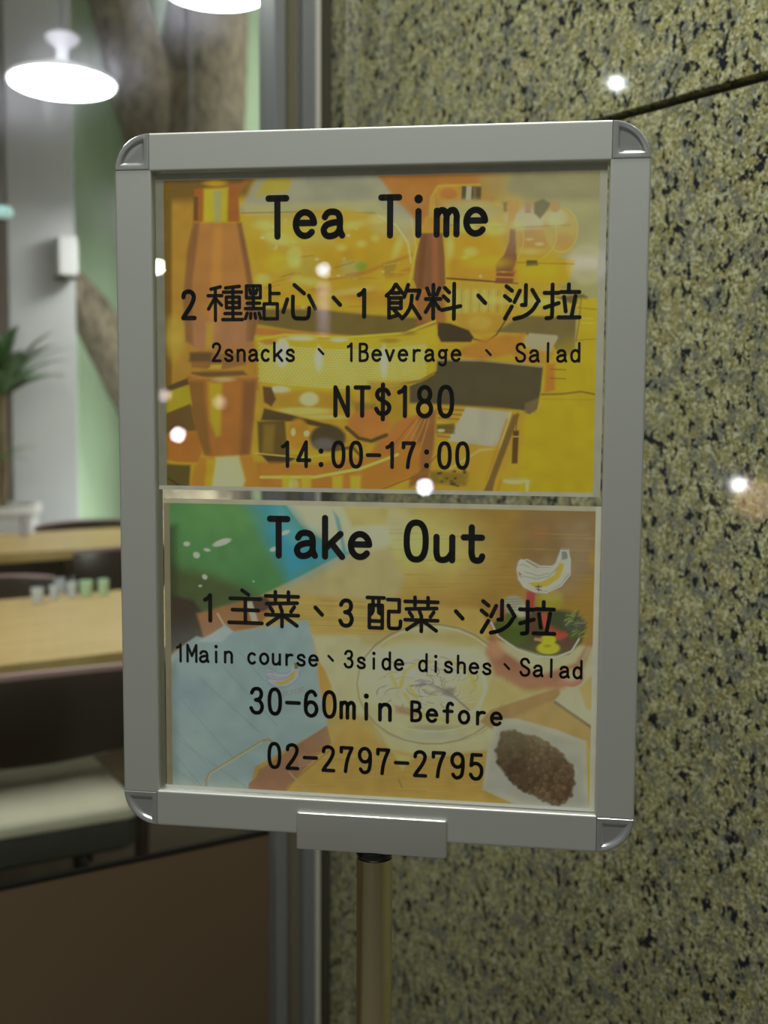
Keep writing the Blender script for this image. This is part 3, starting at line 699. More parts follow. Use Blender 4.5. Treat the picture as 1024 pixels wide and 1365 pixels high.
# table with paper
K.P([(556, 538), (700, 548), (686, 600), (655, 662), (530, 662), (560, 600)], (190, 152, 36), 3)
K.P([(621, 543), (680, 549), (664, 596), (597, 588)], (178, 174, 150), 1.5)
K.S([(681, 550), (666, 597)], 3, (206, 188, 100), 1.2, .9)
for i in range(7): K.S([(584, 545+i*6), (618-i*3, 547+i*6)], 2, R.choice([(140, 104, 34), (204, 180, 60), (120, 92, 40)]), 1.2, .8)
K.P([(582, 566), (606, 564), (606, 578), (582, 577)], (96, 82, 34), 2.5, .85); K.E(588, 574, 5, 2.4, (196, 188, 130), 1)
K.P([(553, 556), (582, 546), (578, 600), (570, 640), (545, 650)], (150, 100, 48), 3); K.P([(530, 560), (560, 552), (552, 600), (500, 640), (460, 645)], (184, 118, 50), 4)
for i in range(5): K.S([(470+i*14, 650), (520+i*10, 600), (552+i*5, 560)], 1.6, R.choice([(150, 96, 40), (200, 150, 70)]), 1.2, .7)
K.S([(600, 625), (640, 600), (664, 598)], 3, (200, 184, 100), 1.6, .8)
K.P([(572, 628), (625, 630), (622, 648), (574, 645)], (128, 104, 36), 4, .8)
for i in range(22): K.E(R.uniform(575, 625), R.uniform(626, 648), 2.4, 1.6, R.choice([(80, 72, 30), (160, 130, 50), (60, 56, 30)]), 1, .8)
K.P([(640, 628), (660, 590), (672, 600), (655, 662), (610, 662)], (190, 158, 34), 4, .8)
K.P([(684, 552), (693, 552), (660, 640), (655, 662), (642, 662), (652, 638)], (128, 98, 48), 1.8); K.S([(676, 560), (648, 640)], 3, (188, 132, 40), 1.6, .7)
K.S([(690, 550), (688, 575)], 1.4, (120, 96, 34), .8); K.P([(684, 574), (692, 574), (690, 618), (682, 618)], (98, 70, 26), 1.5); K.S([(684, 582), (692, 582)], 1.6, (200, 160, 90), .8)
K.E(688, 641, 18, 4.5, (196, 184, 120), 1.4); K.P([(701, 640), (706, 641), (704, 662), (700, 662)], (200, 190, 130), 1.2, .9); K.S([(668, 640), (662, 660)], 4, (190, 130, 30), 1.5, .8)
K.E(684, 638, 15, 2, (176, 160, 60), 1, .7)
# middle bottom: pot, shiny bowl, dark kettle
K.P([(345, 522), (480, 528), (500, 560), (490, 600), (345, 600)], (188, 150, 36), 4)
K.E(420, 535, 60, 14, (176, 138, 30), 5, .8); K.E(412, 532, 12, 9, (210, 204, 150), 3, .9); K.E(405, 548, 36, 5, (206, 190, 96), 2.5, .9); K.E(430, 556, 34, 3, (204, 188, 90), 2, .8)
K.P([(470, 535), (500, 538), (512, 560), (500, 580), (480, 570)], (128, 106, 40), 4, .7)
K.E(492, 565, 28, 20, (188, 122, 50), 2.5); K.S([(462, 570), (478, 584), (495, 588), (515, 580)], 5, (92, 68, 34), 1.8)
K.P([(350, 515), (362, 516), (368, 532), (362, 542), (352, 536)], (96, 68, 34), 2)
K.P([(352, 544), (385, 552), (440, 566), (460, 580), (440, 572), (390, 562), (348, 560)], (84, 66, 32), 2)
K.P([(343, 562), (380, 560), (384, 608), (345, 606)], (100, 80, 28), 2.5); K.P([(352, 566), (366, 566), (364, 604), (350, 604)], (150, 122, 40), 4, .7)
K.P([(348, 606), (400, 608), (386, 616), (362, 622)], (74, 58, 34), 2)
K.E(398, 578, 14, 20, (184, 132, 30), 3); K.E(391, 576, 3, 5, (214, 200, 130), 1.4); K.E(409, 578, 4, 4, (214, 200, 130), 1.4)
K.E(437, 584, 24, 18, (84, 68, 40), 3); K.E(432, 592, 14, 8, (112, 104, 100), 4, .8); K.S([(445, 600), (470, 596), (485, 612)], 4, (110, 80, 34), 1.6)
K.S([(340, 604), (400, 610), (440, 606)], 2, (206, 184, 80), 1, .8)
K.P([(340, 616), (420, 618), (500, 606), (560, 590), (560, 630), (520, 650), (480, 660), (340, 660)], (184, 124, 38), 4)
K.S([(348, 636), (420, 636), (480, 625), (530, 606)], 3.4, (226, 208, 90), 1.4, .95)
for x in (383, 408, 450, 474): K.P([(x-7, 634), (x+7, 634), (x+6, 662), (x-6, 662)], (204, 176, 40), 3, .85)
K.S([(470, 662), (510, 652), (556, 634), (590, 600)], 1.6, (128, 90, 34), 1, .8)
K.E(392, 648, 7, 10, (212, 200, 120), 3, .6)
# the big brown grinder at the left
K.E(232, 450, 14, 26, (196, 170, 60), 7, .7)
K.P([(252, 462), (340, 455), (346, 520), (258, 520)], (180, 132, 38), 3)
K.P([(258, 297), (322, 297), (330, 340), (338, 380), (343, 430), (335, 462), (300, 470), (262, 466), (248, 455), (244, 400), (250, 330)], (178, 122, 58), 1.8)
K.P([(258, 297), (266, 297), (256, 380), (258, 460), (248, 455), (244, 400), (250, 330)], (134, 92, 50), 3, .85); K.P([(316, 297), (322, 297), (333, 350), (343, 430), (338, 455), (328, 455), (330, 380)], (120, 80, 46), 3, .8)
K.P([(286, 300), (296, 300), (294, 460), (276, 460)], (196, 136, 56), 5, .7)
K.P([(256, 425), (335, 425), (332, 464), (258, 464)], (168, 120, 92), 9, .55); K.P([(275, 430), (286, 430), (284, 465), (274, 465)], (190, 156, 40), 4, .8)
K.P([(259, 252), (322, 244), (330, 236), (336, 236), (318, 262), (320, 296), (258, 296)], (164, 98, 34), 2.4)
K.P([(272, 252), (304, 250), (303, 296), (271, 296)], (190, 172, 30), 3); K.P([(284, 254), (296, 254), (294, 296), (286, 296)], (160, 158, 110), 3, .8); K.E(287, 244, 14, 4, (196, 160, 20), 2.5, .9)
K.P([(258, 262), (264, 262), (264, 294), (258, 294)], (96, 70, 28), 2, .8)
K.P([(252, 470), (268, 468), (300, 472), (326, 470), (328, 486), (300, 492), (256, 490)], (150, 102, 50), 2.4); K.P([(254, 470), (282, 470), (282, 482), (252, 482)], (92, 74, 40), 3, .9); K.P([(282, 486), (296, 486), (294, 492), (278, 492)], (200, 170, 40), 2)
K.P([(256, 496), (324, 494), (330, 500), (250, 504)], (110, 82, 42), 2.4); K.S([(252, 500), (284, 508), (340, 502)], 5, (184, 128, 48), 2)
K.P([(250, 506), (342, 504), (340, 540), (334, 606), (300, 611), (274, 608), (262, 580), (254, 545)], (176, 112, 40), 1.8)
K.P([(252, 508), (272, 508), (276, 560), (282, 606), (272, 606), (260, 575), (254, 545)], (130, 92, 36), 4, .85); K.P([(324, 508), (342, 506), (338, 560), (332, 606), (320, 606)], (126, 82, 46), 5, .8)
K.P([(278, 510), (296, 510), (294, 580), (288, 582), (280, 560)], (190, 166, 16), 4)
K.E(298, 506, 14, 3, (200, 176, 120), 1.8, .8)
K.P([(262, 610), (336, 607), (352, 662), (250, 662)], (188, 132, 36), 2.5); K.P([(288, 610), (318, 608), (326, 640), (320, 662), (278, 662)], (226, 216, 150), 4); K.P([(276, 612), (288, 612), (282, 662), (272, 662)], (196, 168, 16), 3, .8)
K.P([(214, 518), (250, 504), (252, 512), (214, 526)], (88, 70, 38), 1.8); K.P([(214, 526), (252, 514), (256, 540), (216, 552)], (178, 162, 18), 2)
K.P([(214, 554), (254, 538), (258, 560), (262, 575), (216, 580)], (108, 82, 36), 2); K.P([(214, 578), (262, 574), (270, 602), (262, 618), (216, 616)], (178, 112, 34), 3)
K.S([(216, 612), (236, 618), (262, 618)], 3, (196, 160, 20), 1.6, .8); K.P([(214, 618), (254, 620), (252, 662), (214, 662)], (96, 84, 34), 2.4); K.S([(216, 632), (240, 648), (252, 652)], 2, (66, 54, 30), 1)
K.P([(205, 225), (222, 225), (224, 660), (205, 660)], (112, 84, 24), 4, .5)
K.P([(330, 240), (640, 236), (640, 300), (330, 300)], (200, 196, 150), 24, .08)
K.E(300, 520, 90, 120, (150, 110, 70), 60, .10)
K.P([(640, 228), (815, 228), (815, 330), (680, 330)], (180, 176, 150), 22, .3)  # whitish wash paints the plastic's glare into the print
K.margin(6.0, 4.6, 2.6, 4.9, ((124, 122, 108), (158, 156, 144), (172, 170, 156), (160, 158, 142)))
K.grain(.05, 1)
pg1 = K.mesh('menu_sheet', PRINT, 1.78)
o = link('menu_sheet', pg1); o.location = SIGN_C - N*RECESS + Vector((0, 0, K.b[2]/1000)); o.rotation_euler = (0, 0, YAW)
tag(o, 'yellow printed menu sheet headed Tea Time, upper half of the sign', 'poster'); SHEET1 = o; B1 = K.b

#PAINT2
K = Canvas(-148.1, 152.3, -213.8, -7.0, 600, 416)
K.fill((166, 138, 66))
R = random.Random(5)
# wood background
K.P([(470, 665), (810, 665), (810, 900), (470, 900)], (152, 120, 54), 10)
K.E(545, 735, 88, 55, (188, 180, 104), 34, .95); K.E(505, 700, 40, 30, (178, 176, 140), 20, .8); K.E(560, 790, 70, 36, (170, 138, 66), 26, .6)
K.P([(700, 668), (810, 668), (810, 760), (740, 790), (690, 740)], (128, 104, 68), 22, .8)
K.E(720, 712, 12, 10, (160, 112, 66), 8, .6); K.P([(745, 700), (790, 690), (790, 760), (758, 770)], (150, 128, 100), 12, .6); K.E(790, 745, 5, 10, (170, 132, 50), 4, .6)
for i in range(80):
    x, y = R.uniform(470, 760), R.uniform(690, 850); K.S([(x, y), (x+R.uniform(30, 90), y+R.uniform(-2, 3))], .9, R.choice([(140, 106, 46), (176, 146, 76)]), .8, .35)
# cream beam and light wood shelf
K.P([(360, 668), (506, 670), (520, 720), (500, 790), (345, 800), (455, 738)], (186, 182, 150), 5)
K.P([(340, 798), (456, 738), (520, 728), (540, 770), (520, 812), (350, 830)], (172, 160, 112), 8)
K.P([(340, 800), (400, 792), (640, 812), (660, 850), (340, 850)], (176, 150, 78), 5)
for i in range(26): K.S([(350+R.uniform(0, 120), 800+i*1.8), (480+R.uniform(0, 60), 803+i*1.8)], .9, R.choice([(150, 124, 54), (190, 168, 96)]), .7, .5)
K.P([(455, 674), (520, 676), (514, 700), (470, 702)], (176, 160, 86), 4, .8)
# white table area
K.P([(414, 846), (520, 848), (800, 862), (800, 1000), (440, 1000), (430, 900)], (176, 172, 134), 4)
K.P([(430, 940), (500, 960), (520, 1090), (430, 1090)], (172, 148, 76), 6)
# green banner with blue edge
K.P([(222, 660), (372, 660), (400, 700), (457, 738), (400, 768), (340, 797), (285, 820), (222, 850)], (84, 132, 78), 2)
K.P([(340, 660), (374, 660), (402, 702), (458, 738), (400, 768), (384, 775), (370, 745), (345, 700), (328, 672)], (58, 142, 164), 17)
K.P([(372, 668), (392, 690), (412, 712), (404, 735), (384, 720), (362, 690)], (96, 164, 160), 10, .6)
K.P([(444, 680), (452, 690), (462, 734), (470, 738), (458, 740)], (70, 140, 150), 2.5, .8)
K.E(300, 690, 50, 24, (98, 146, 84), 16, .7); K.P([(222, 750), (330, 780), (345, 794), (285, 820), (222, 850)], (76, 78, 46), 14, .85)
K.E(345, 770, 30, 18, (72, 122, 76), 12, .6); K.P([(214, 700), (236, 700), (236, 860), (214, 860)], (52, 56, 34), 8, .7)
for x, y, rx, ry, ro in ((249, 725, 4, 3, 0), (262, 740, 4.5, 4, 30), (276, 733, 4, 2, 10), (296, 723, 12, 4, -18), (273, 769, 3.6, 3, 40), (267, 781, 2, 1.3, 0), (380, 710, 6, 2.6, -20), (365, 732, 5, 2.6, -20), (338, 775, 1, 1, 0)):
    K.E(x, y, rx, ry, (196, 200, 180), 1.3, .9, ro)
# dark lower left, brown wedge, cork
K.P([(214, 790), (258, 800), (274, 822), (272, 850), (240, 862), (225, 875), (214, 875)], (66, 54, 42), 4)
K.P([(262, 818), (345, 795), (372, 800), (345, 835), (272, 850)], (152, 106, 64), 3)
K.E(348, 805, 12, 10, (88, 66, 52), 2); K.P([(328, 803), (336, 802), (344, 828), (336, 830)], (176, 170, 150), 1.4)
K.S([(290, 818), (300, 835)], 2.2, (190, 182, 150), 1, .8)
# blue fan paper
BLUE = (140, 160, 162)
K.P([(250, 856), (262, 848), (276, 852), (300, 832), (312, 842), (410, 826), (416, 850), (438, 968), (340, 1022), (331, 1062), (214, 1062), (222, 880)], BLUE, 1.8)
K.P([(262, 856), (300, 834), (310, 842), (296, 856)], (168, 180, 180), 2, .8)
K.P([(214, 890), (236, 880), (236, 1056), (214, 1056)], (104, 122, 124), 7, .7); K.E(255, 925, 26, 24, (122, 142, 158), 14, .6)
K.P([(228, 1035), (330, 1045), (331, 1060), (226, 1060)], (156, 166, 156), 6, .6)
for i, (a, b) in enumerate((((228, 1000), (272, 1052)), ((228, 968), (276, 1020)), ((240, 930), (310, 1010)), ((262, 900), (345, 975)), ((290, 880), (370, 968)), ((236, 985), (330, 1050)), ((320, 870), (350, 905)), ((226, 1020), (262, 1045)))):
    K.S([a, b], 1.1, (112, 126, 124), 1, .55)
# banana mark on the blue paper
def bananas(P_, wht, yel, edge, stem, k=1):
    K.P([P_(-34, -16), P_(-30, -20), P_(-10, -9), P_(8, -9), P_(14, -14), P_(22, -34), P_(32, -33), P_(34, -14), P_(32, 4), P_(20, 18), P_(2, 26), P_(-12, 26), P_(-28, 18), P_(-36, 8), P_(-30, 2), P_(-37, -4), P_(-36, -10)], wht, 1.3*k)
    K.P([P_(-22, 13), P_(-4, 12), P_(12, 3), P_(20, -14), P_(26, -12), P_(20, 6), P_(4, 18), P_(-12, 20)], yel, 1.2*k)
    for l in ([(-36, -10), (-28, -12), (-20, -8)], [(-34, 7), (-28, 4), (-10, 8), (6, 4), (18, -8)], [(-30, -20), (-10, -8), (8, -8), (16, -15)], [(-30, 18), (-12, 26), (6, 24), (22, 15), (33, 0), (34, -14)], [(-36, 8), (-28, 18)], [(-37, -4), (-30, 2)], [(-26, -2), (-8, 4), (6, 0)]):
        K.S([P_(*q) for q in l], 1.0*k, edge, .6, .6)
    K.P([P_(22, -34), P_(31, -33), P_(30, -20), P_(23, -18)], stem, 1.2*k)
bananas(lambda x, y: (378+x*.64, 902+y*.55), (160, 164, 178), (176, 160, 52), (88, 88, 96), (112, 108, 56), .7)
for i in range(10):                                   # faint row of small letters under it
    x = 357+i*5.3; y = 931-i*1.35
    if i in (1, 2): continue
    K.S([(x-1.4, y-2.2), (x+1.4, y-2.6)], .8, (150, 120, 116), .6, .8); K.S([(x-1.3, y+2), (x+1.5, y+1.7)], .8, (150, 120, 116), .6, .8)
    K.S([(x-1.4, y-2.2), (x-1.3, y+2)] if i % 2 else [(x+1.4, y-2.4), (x-1.3, y+2)], .8, (150, 120, 116), .6, .8)
# orange wedge, kraft tag, wire clip
K.P([(424, 880), (433, 893), (442, 915), (444, 935), (440, 950), (432, 945), (425, 910)], (186, 138, 58), 1.6)
K.P([(464, 945), (475, 960), (520, 1010), (560, 1070), (470, 1075), (440, 1000)], (178, 140, 62), 5, .9); K.P([(500, 965), (530, 968), (540, 1000), (510, 1005)], (168, 128, 50), 6, .6)
K.P([(440, 990), (465, 985), (640, 1010), (650, 1090), (340, 1070), (400, 1035)], (174, 144, 72), 5)
for i in range(60):
    x, y = R.uniform(380, 640), R.uniform(1005, 1075); K.S([(x, y), (x+R.uniform(15, 60), y+R.uniform(-4, 2))], .9, R.choice([(156, 124, 54), (192, 168, 98)]), .7, .4)
K.P([(436, 967), (442, 990), (418, 1012), (384, 1048), (376, 1062), (330, 1062), (332, 1044), (342, 1036), (345, 1026), (352, 1022)], (148, 110, 82), 1.4)
for i in range(5): K.S([(398, 1010+i*3), (426, 1003+i*3)], .9, (176, 146, 116), .7, .6)
K.S([(376, 1062), (392, 1040), (440, 1000)], 1.4, (120, 88, 56), 1, .6)
K.S([(275, 1062), (275, 1040), (279, 1031), (350, 988), (358, 985), (364, 990)], 3.2, (150, 136, 98), 1); K.S([(277, 1040), (281, 1031), (350, 989)], 1.1, (200, 190, 150), .7, .9)
K.S([(386, 1030), (400, 1045), (418, 1062)], 2, (168, 150, 104), 1)
K.P([(524, 1002), (552, 1010), (536, 1026)], (190, 174, 110), 3, .8); K.S([(532, 1040), (536, 1050)], 2, (130, 110, 60), 1, .7)
# glass bowl of ribbons
K.E(578, 912, 102, 80, (176, 170, 128), 3, .95); K.P([(478, 870), (560, 848), (660, 870), (650, 900), (520, 905)], (184, 182, 154), 6, .85)
K.P([(480, 846), (640, 842), (650, 858), (560, 872), (480, 858)], (168, 154, 92), 5, .7)
K.E(560, 905, 80, 48, (186, 182, 156), 10, .85); K.E(640, 925, 30, 28, (180, 168, 110), 10, .7)
for i in range(90):
    a = R.uniform(0, 6.28); r = R.uniform(.15, .92); x = 570+80*r*math.cos(a); y = 915+48*r*math.sin(a)
    L = R.uniform(8, 30); dr = R.uniform(-.5, .5)+a+1.57
    pts = [(x+L*t*math.cos(dr+t*.9), y+.6*L*t*math.sin(dr+t*.9)) for t in (0, .33, .66, 1)]
    K.S(pts, R.uniform(.8, 1.8), R.choice([(104, 96, 108), (92, 86, 90), (150, 146, 140), (222, 222, 210), (222, 222, 210), (118, 96, 84)]), .7, .7)
for pts in ([(534, 915), (540, 895), (556, 884), (575, 882)], [(540, 925), (555, 950), (600, 962)], [(600, 880), (625, 895), (634, 915)], [(522, 900), (528, 915)], [(545, 915), (555, 930)]):
    K.S(pts, 5, (184, 160, 62), 1.6, .75)
K.S([(620, 958), (638, 944), (648, 920), (644, 900)], 5, (196, 196, 180), 1.6, .8)
K.S([(548, 914), (575, 912), (600, 924), (625, 946)], 2.4, (106, 98, 116), 1, .9); K.S([(560, 906), (585, 920), (605, 930)], 3, (138, 132, 150), 1.4, .8); K.E(598, 922, 9, 6, (96, 88, 96), 3, .7)
K.P([(526, 940), (560, 945), (555, 956), (528, 950)], (150, 104, 76), 3, .8); K.E(580, 970, 30, 4, (120, 116, 96), 3, .6)
K.P([(500, 965), (560, 985), (640, 985), (660, 962), (640, 1000), (580, 1010), (520, 1000)], (182, 176, 136), 4, .8); K.E(575, 981, 45, 6, (160, 164, 150), 4, .7)
def arc(cx_, cy_, rx, ry, a0, a1, n=26): return [(cx_+rx*math.cos(math.radians(a0+(a1-a0)*i/n)), cy_+ry*math.sin(math.radians(a0+(a1-a0)*i/n))) for i in range(n+1)]
K.S(arc(576, 912, 100, 80, 0, 360), 2.2, (132, 116, 84), .8, .75); K.S(arc(577, 913, 97, 77, 180, 360), 1.4, (206, 200, 170), .7, .8)
K.S(arc(578, 945, 70, 30, 10, 170), 1.6, (196, 192, 164), .8, .9); K.S(arc(578, 955, 80, 36, 20, 160), 1.4, (150, 144, 116), .8, .8)
# table edge and brown band, right
K.P([(655, 945), (745, 915), (750, 935), (700, 960), (660, 975), (640, 962)], (150, 112, 62), 3); K.P([(640, 945), (655, 905), (745, 915), (655, 945)], (174, 158, 96), 4)
K.P([(665, 965), (745, 930), (800, 965), (800, 1010), (700, 970)], (166, 134, 72), 4)
K.P([(738, 935), (780, 890), (800, 880), (800, 975), (770, 955)], (178, 172, 146), 2); K.S([(740, 936), (800, 978)], 4, (116, 98, 80), 1.5); K.P([(772, 918), (800, 890), (800, 950), (782, 945)], (176, 152, 90), 3)
# salad bowl
K.P([(654, 850), (672, 880), (710, 906), (752, 908), (776, 890), (788, 860), (772, 905), (750, 918), (700, 920), (660, 900), (648, 870)], (156, 96, 70), 6)
K.P([(655, 845), (668, 866), (720, 900), (768, 884), (784, 858), (768, 900), (735, 914), (690, 905), (662, 885)], (150, 88, 68), 5); K.E(662, 866, 12, 12, (186, 138, 104), 7, .7)
K.E(762, 902, 16, 13, (176, 104, 92), 2.5); K.E(762, 900, 11, 8, (176, 160, 120), 4); K.S(arc(762, 902, 15, 12, 20, 160), 2, (170, 90, 84), 1)
K.P([(656, 832), (680, 815), (740, 812), (782, 830), (776, 856), (758, 872), (728, 876), (690, 864), (668, 852)], (78, 78, 46), 3)
K.P([(662, 828), (690, 812), (708, 850), (690, 862), (668, 850)], (76, 92, 36), 4); K.E(690, 826, 16, 12, (92, 108, 50), 6, .7)
K.E(685, 806, 14, 12, (150, 150, 130), 3); K.E(696, 815, 10, 8, (176, 170, 150), 4)
for i in range(5): K.S([(674, 799+i*3.6), (696, 798+i*3.6)], 1, (110, 112, 92), .7, .8)
K.P([(702, 788), (714, 788), (712, 812), (700, 818)], (160, 66, 62), 2); K.E(668, 815, 7, 12, (150, 98, 78), 4, .7); K.E(708, 830, 8, 14, (116, 60, 52), 5, .7)
K.E(733, 800, 18, 15, (150, 142, 40), 3.5); K.E(735, 793, 13, 8, (168, 158, 54), 4, .8)
K.P([(718, 818), (728, 816), (738, 842), (730, 848)], (170, 84, 60), 2.4); K.P([(736, 834), (748, 834), (758, 846), (750, 856), (738, 850)], (172, 74, 60), 2)
K.E(752, 828, 18, 14, (70, 80, 52), 5); K.E(766, 830, 12, 10, (96, 92, 100), 5, .9); K.E(755, 858, 10, 8, (98, 66, 56), 4, .9)
for i in range(46):
    a = R.uniform(-1.3, 1.1); x = 752+R.uniform(0, 18)*math.cos(a); y = 828+R.uniform(0, 14)*math.sin(a)
    K.S([(x, y), (x+R.uniform(5, 14), y-R.uniform(-3, 10))], R.uniform(1, 2.2), R.choice([(60, 74, 40), (110, 124, 60), (138, 146, 84), (80, 92, 56)]), .8, .75)
for i in range(12): x, y = R.uniform(756, 772), R.uniform(840, 852); K.S([(x, y), (x+R.uniform(5, 14), y-R.uniform(2, 8))], 1.6, R.choice([(84, 100, 44), (136, 144, 80)]), .8, .8)
K.E(731, 853, 10, 7, (188, 176, 30), 1.8); K.E(731, 864, 15, 8, (192, 180, 22), 1.8); K.E(730, 861, 5, 2, (140, 128, 20), 1.6, .8); K.S([(714, 852), (722, 853)], 4, (196, 132, 92), 1.2)
K.S([(655, 830), (664, 848), (690, 866), (715, 875), (742, 876), (762, 868), (772, 852)], 2.2, (206, 190, 176), .9)
# banana cut-out
K.E(742, 770, 34, 28, (150, 128, 96), 12, .5)
bananas(lambda x, y: (726+x*1.02, 764+y*.98), (176, 176, 160), (186, 156, 60), (92, 92, 92), (128, 128, 126))
K.S([(691, 757), (693, 748), (703, 746), (720, 755), (738, 755), (745, 748), (748, 734), (756, 734), (760, 745), (760, 766), (748, 781), (728, 790), (713, 789), (698, 782), (692, 771), (690, 762), (691, 757)], 1.6, (204, 202, 190), .8, .9)
K.S([(714, 782), (722, 782)], 1.2, (60, 40, 40), .6); K.S([(718, 780), (718, 788)], 1.2, (60, 40, 40), .6); K.S([(715, 785), (722, 787)], 1.1, (60, 40, 40), .6)
# plate of beans
K.P([(643, 1052), (650, 1000), (658, 968), (668, 958), (690, 958), (740, 972), (782, 988), (786, 1000), (790, 1092), (740, 1092), (690, 1074)], (170, 168, 152), 2)
K.P([(648, 1050), (660, 975), (672, 968), (700, 966), (775, 992), (778, 1080), (730, 1080), (690, 1064)], (158, 158, 148), 5, .7)
K.S([(783, 990), (787, 1085)], 3.4, (186, 154, 52), 1.2); K.P([(788, 985), (800, 985), (800, 1090), (790, 1090)], (186, 178, 150), 1.5)
bean = [(669, 975), (680, 973), (700, 979), (714, 982), (730, 990), (748, 1005), (764, 1022), (765, 1045), (762, 1060), (748, 1073), (735, 1072), (715, 1062), (700, 1055), (680, 1040), (664, 1020), (661, 1000)]
K.P(bean, (86, 66, 46), 3)
def inside(x, y):
    r = False
    for i in range(len(bean)):
        (x1, y1), (x2, y2) = bean[i], bean[(i+1) % len(bean)]
        if (y1 > y) != (y2 > y) and x < (x2-x1)*(y-y1)/(y2-y1)+x1: r = not r
    return r
n_ = 0
while n_ < 330:
    x, y = R.uniform(658, 770), R.uniform(970, 1078)
    if not inside(x, y): continue
    n_ += 1; br = R.uniform(.8, 1.15)*(1.12 if x > 705 else .9); K.E(x, y, 3.4, 3.1, (int(92*br), int(74*br), int(54*br)), 1.2, .8); K.E(x-.8, y-1, 1.3, 1, (int(112*br), int(93*br), int(72*br)), .8, .45)
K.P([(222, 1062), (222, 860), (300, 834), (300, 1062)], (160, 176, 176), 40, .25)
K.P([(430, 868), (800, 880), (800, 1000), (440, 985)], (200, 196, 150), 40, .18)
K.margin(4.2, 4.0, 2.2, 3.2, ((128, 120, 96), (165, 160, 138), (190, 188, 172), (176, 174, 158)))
K.grain(.05, 2)
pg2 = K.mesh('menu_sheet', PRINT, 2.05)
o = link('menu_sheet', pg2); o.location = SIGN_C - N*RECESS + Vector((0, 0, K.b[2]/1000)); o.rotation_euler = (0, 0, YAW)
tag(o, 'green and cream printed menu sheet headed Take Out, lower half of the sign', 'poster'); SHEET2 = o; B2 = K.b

# ------------------------------------------------------------------ lettering (round-ended single-stroke gothic)
def arcp(cx_, cy_, rx, ry, a0, a1, n=14): return [(cx_+rx*math.cos(math.radians(a0+(a1-a0)*i/n)), cy_+ry*math.sin(math.radians(a0+(a1-a0)*i/n))) for i in range(n+1)]
def smooth(pts, n=5):
    p = [pts[0]]+list(pts)+[pts[-1]]; out = []
    for i in range(1, len(p)-2):
        a, b, c_, d = [np.array(q, float) for q in p[i-1:i+3]]
        for k in range(n):
            t = k/n; out.append(tuple(.5*((2*b)+(-a+c_)*t+(2*a-5*b+4*c_-d)*t*t+(-a+3*b-3*c_+d)*t**3)))
    return out+[tuple(pts[-1])]
def stadium(rx, y0, y1):
    ym = (y1-y0)/2; return [(rx*np.sign(math.cos(t))*abs(math.cos(t))**.82, (y0+y1)/2+ym*np.sign(math.sin(t))*abs(math.sin(t))**.82) for t in np.linspace(0, 2*math.pi, 41)]
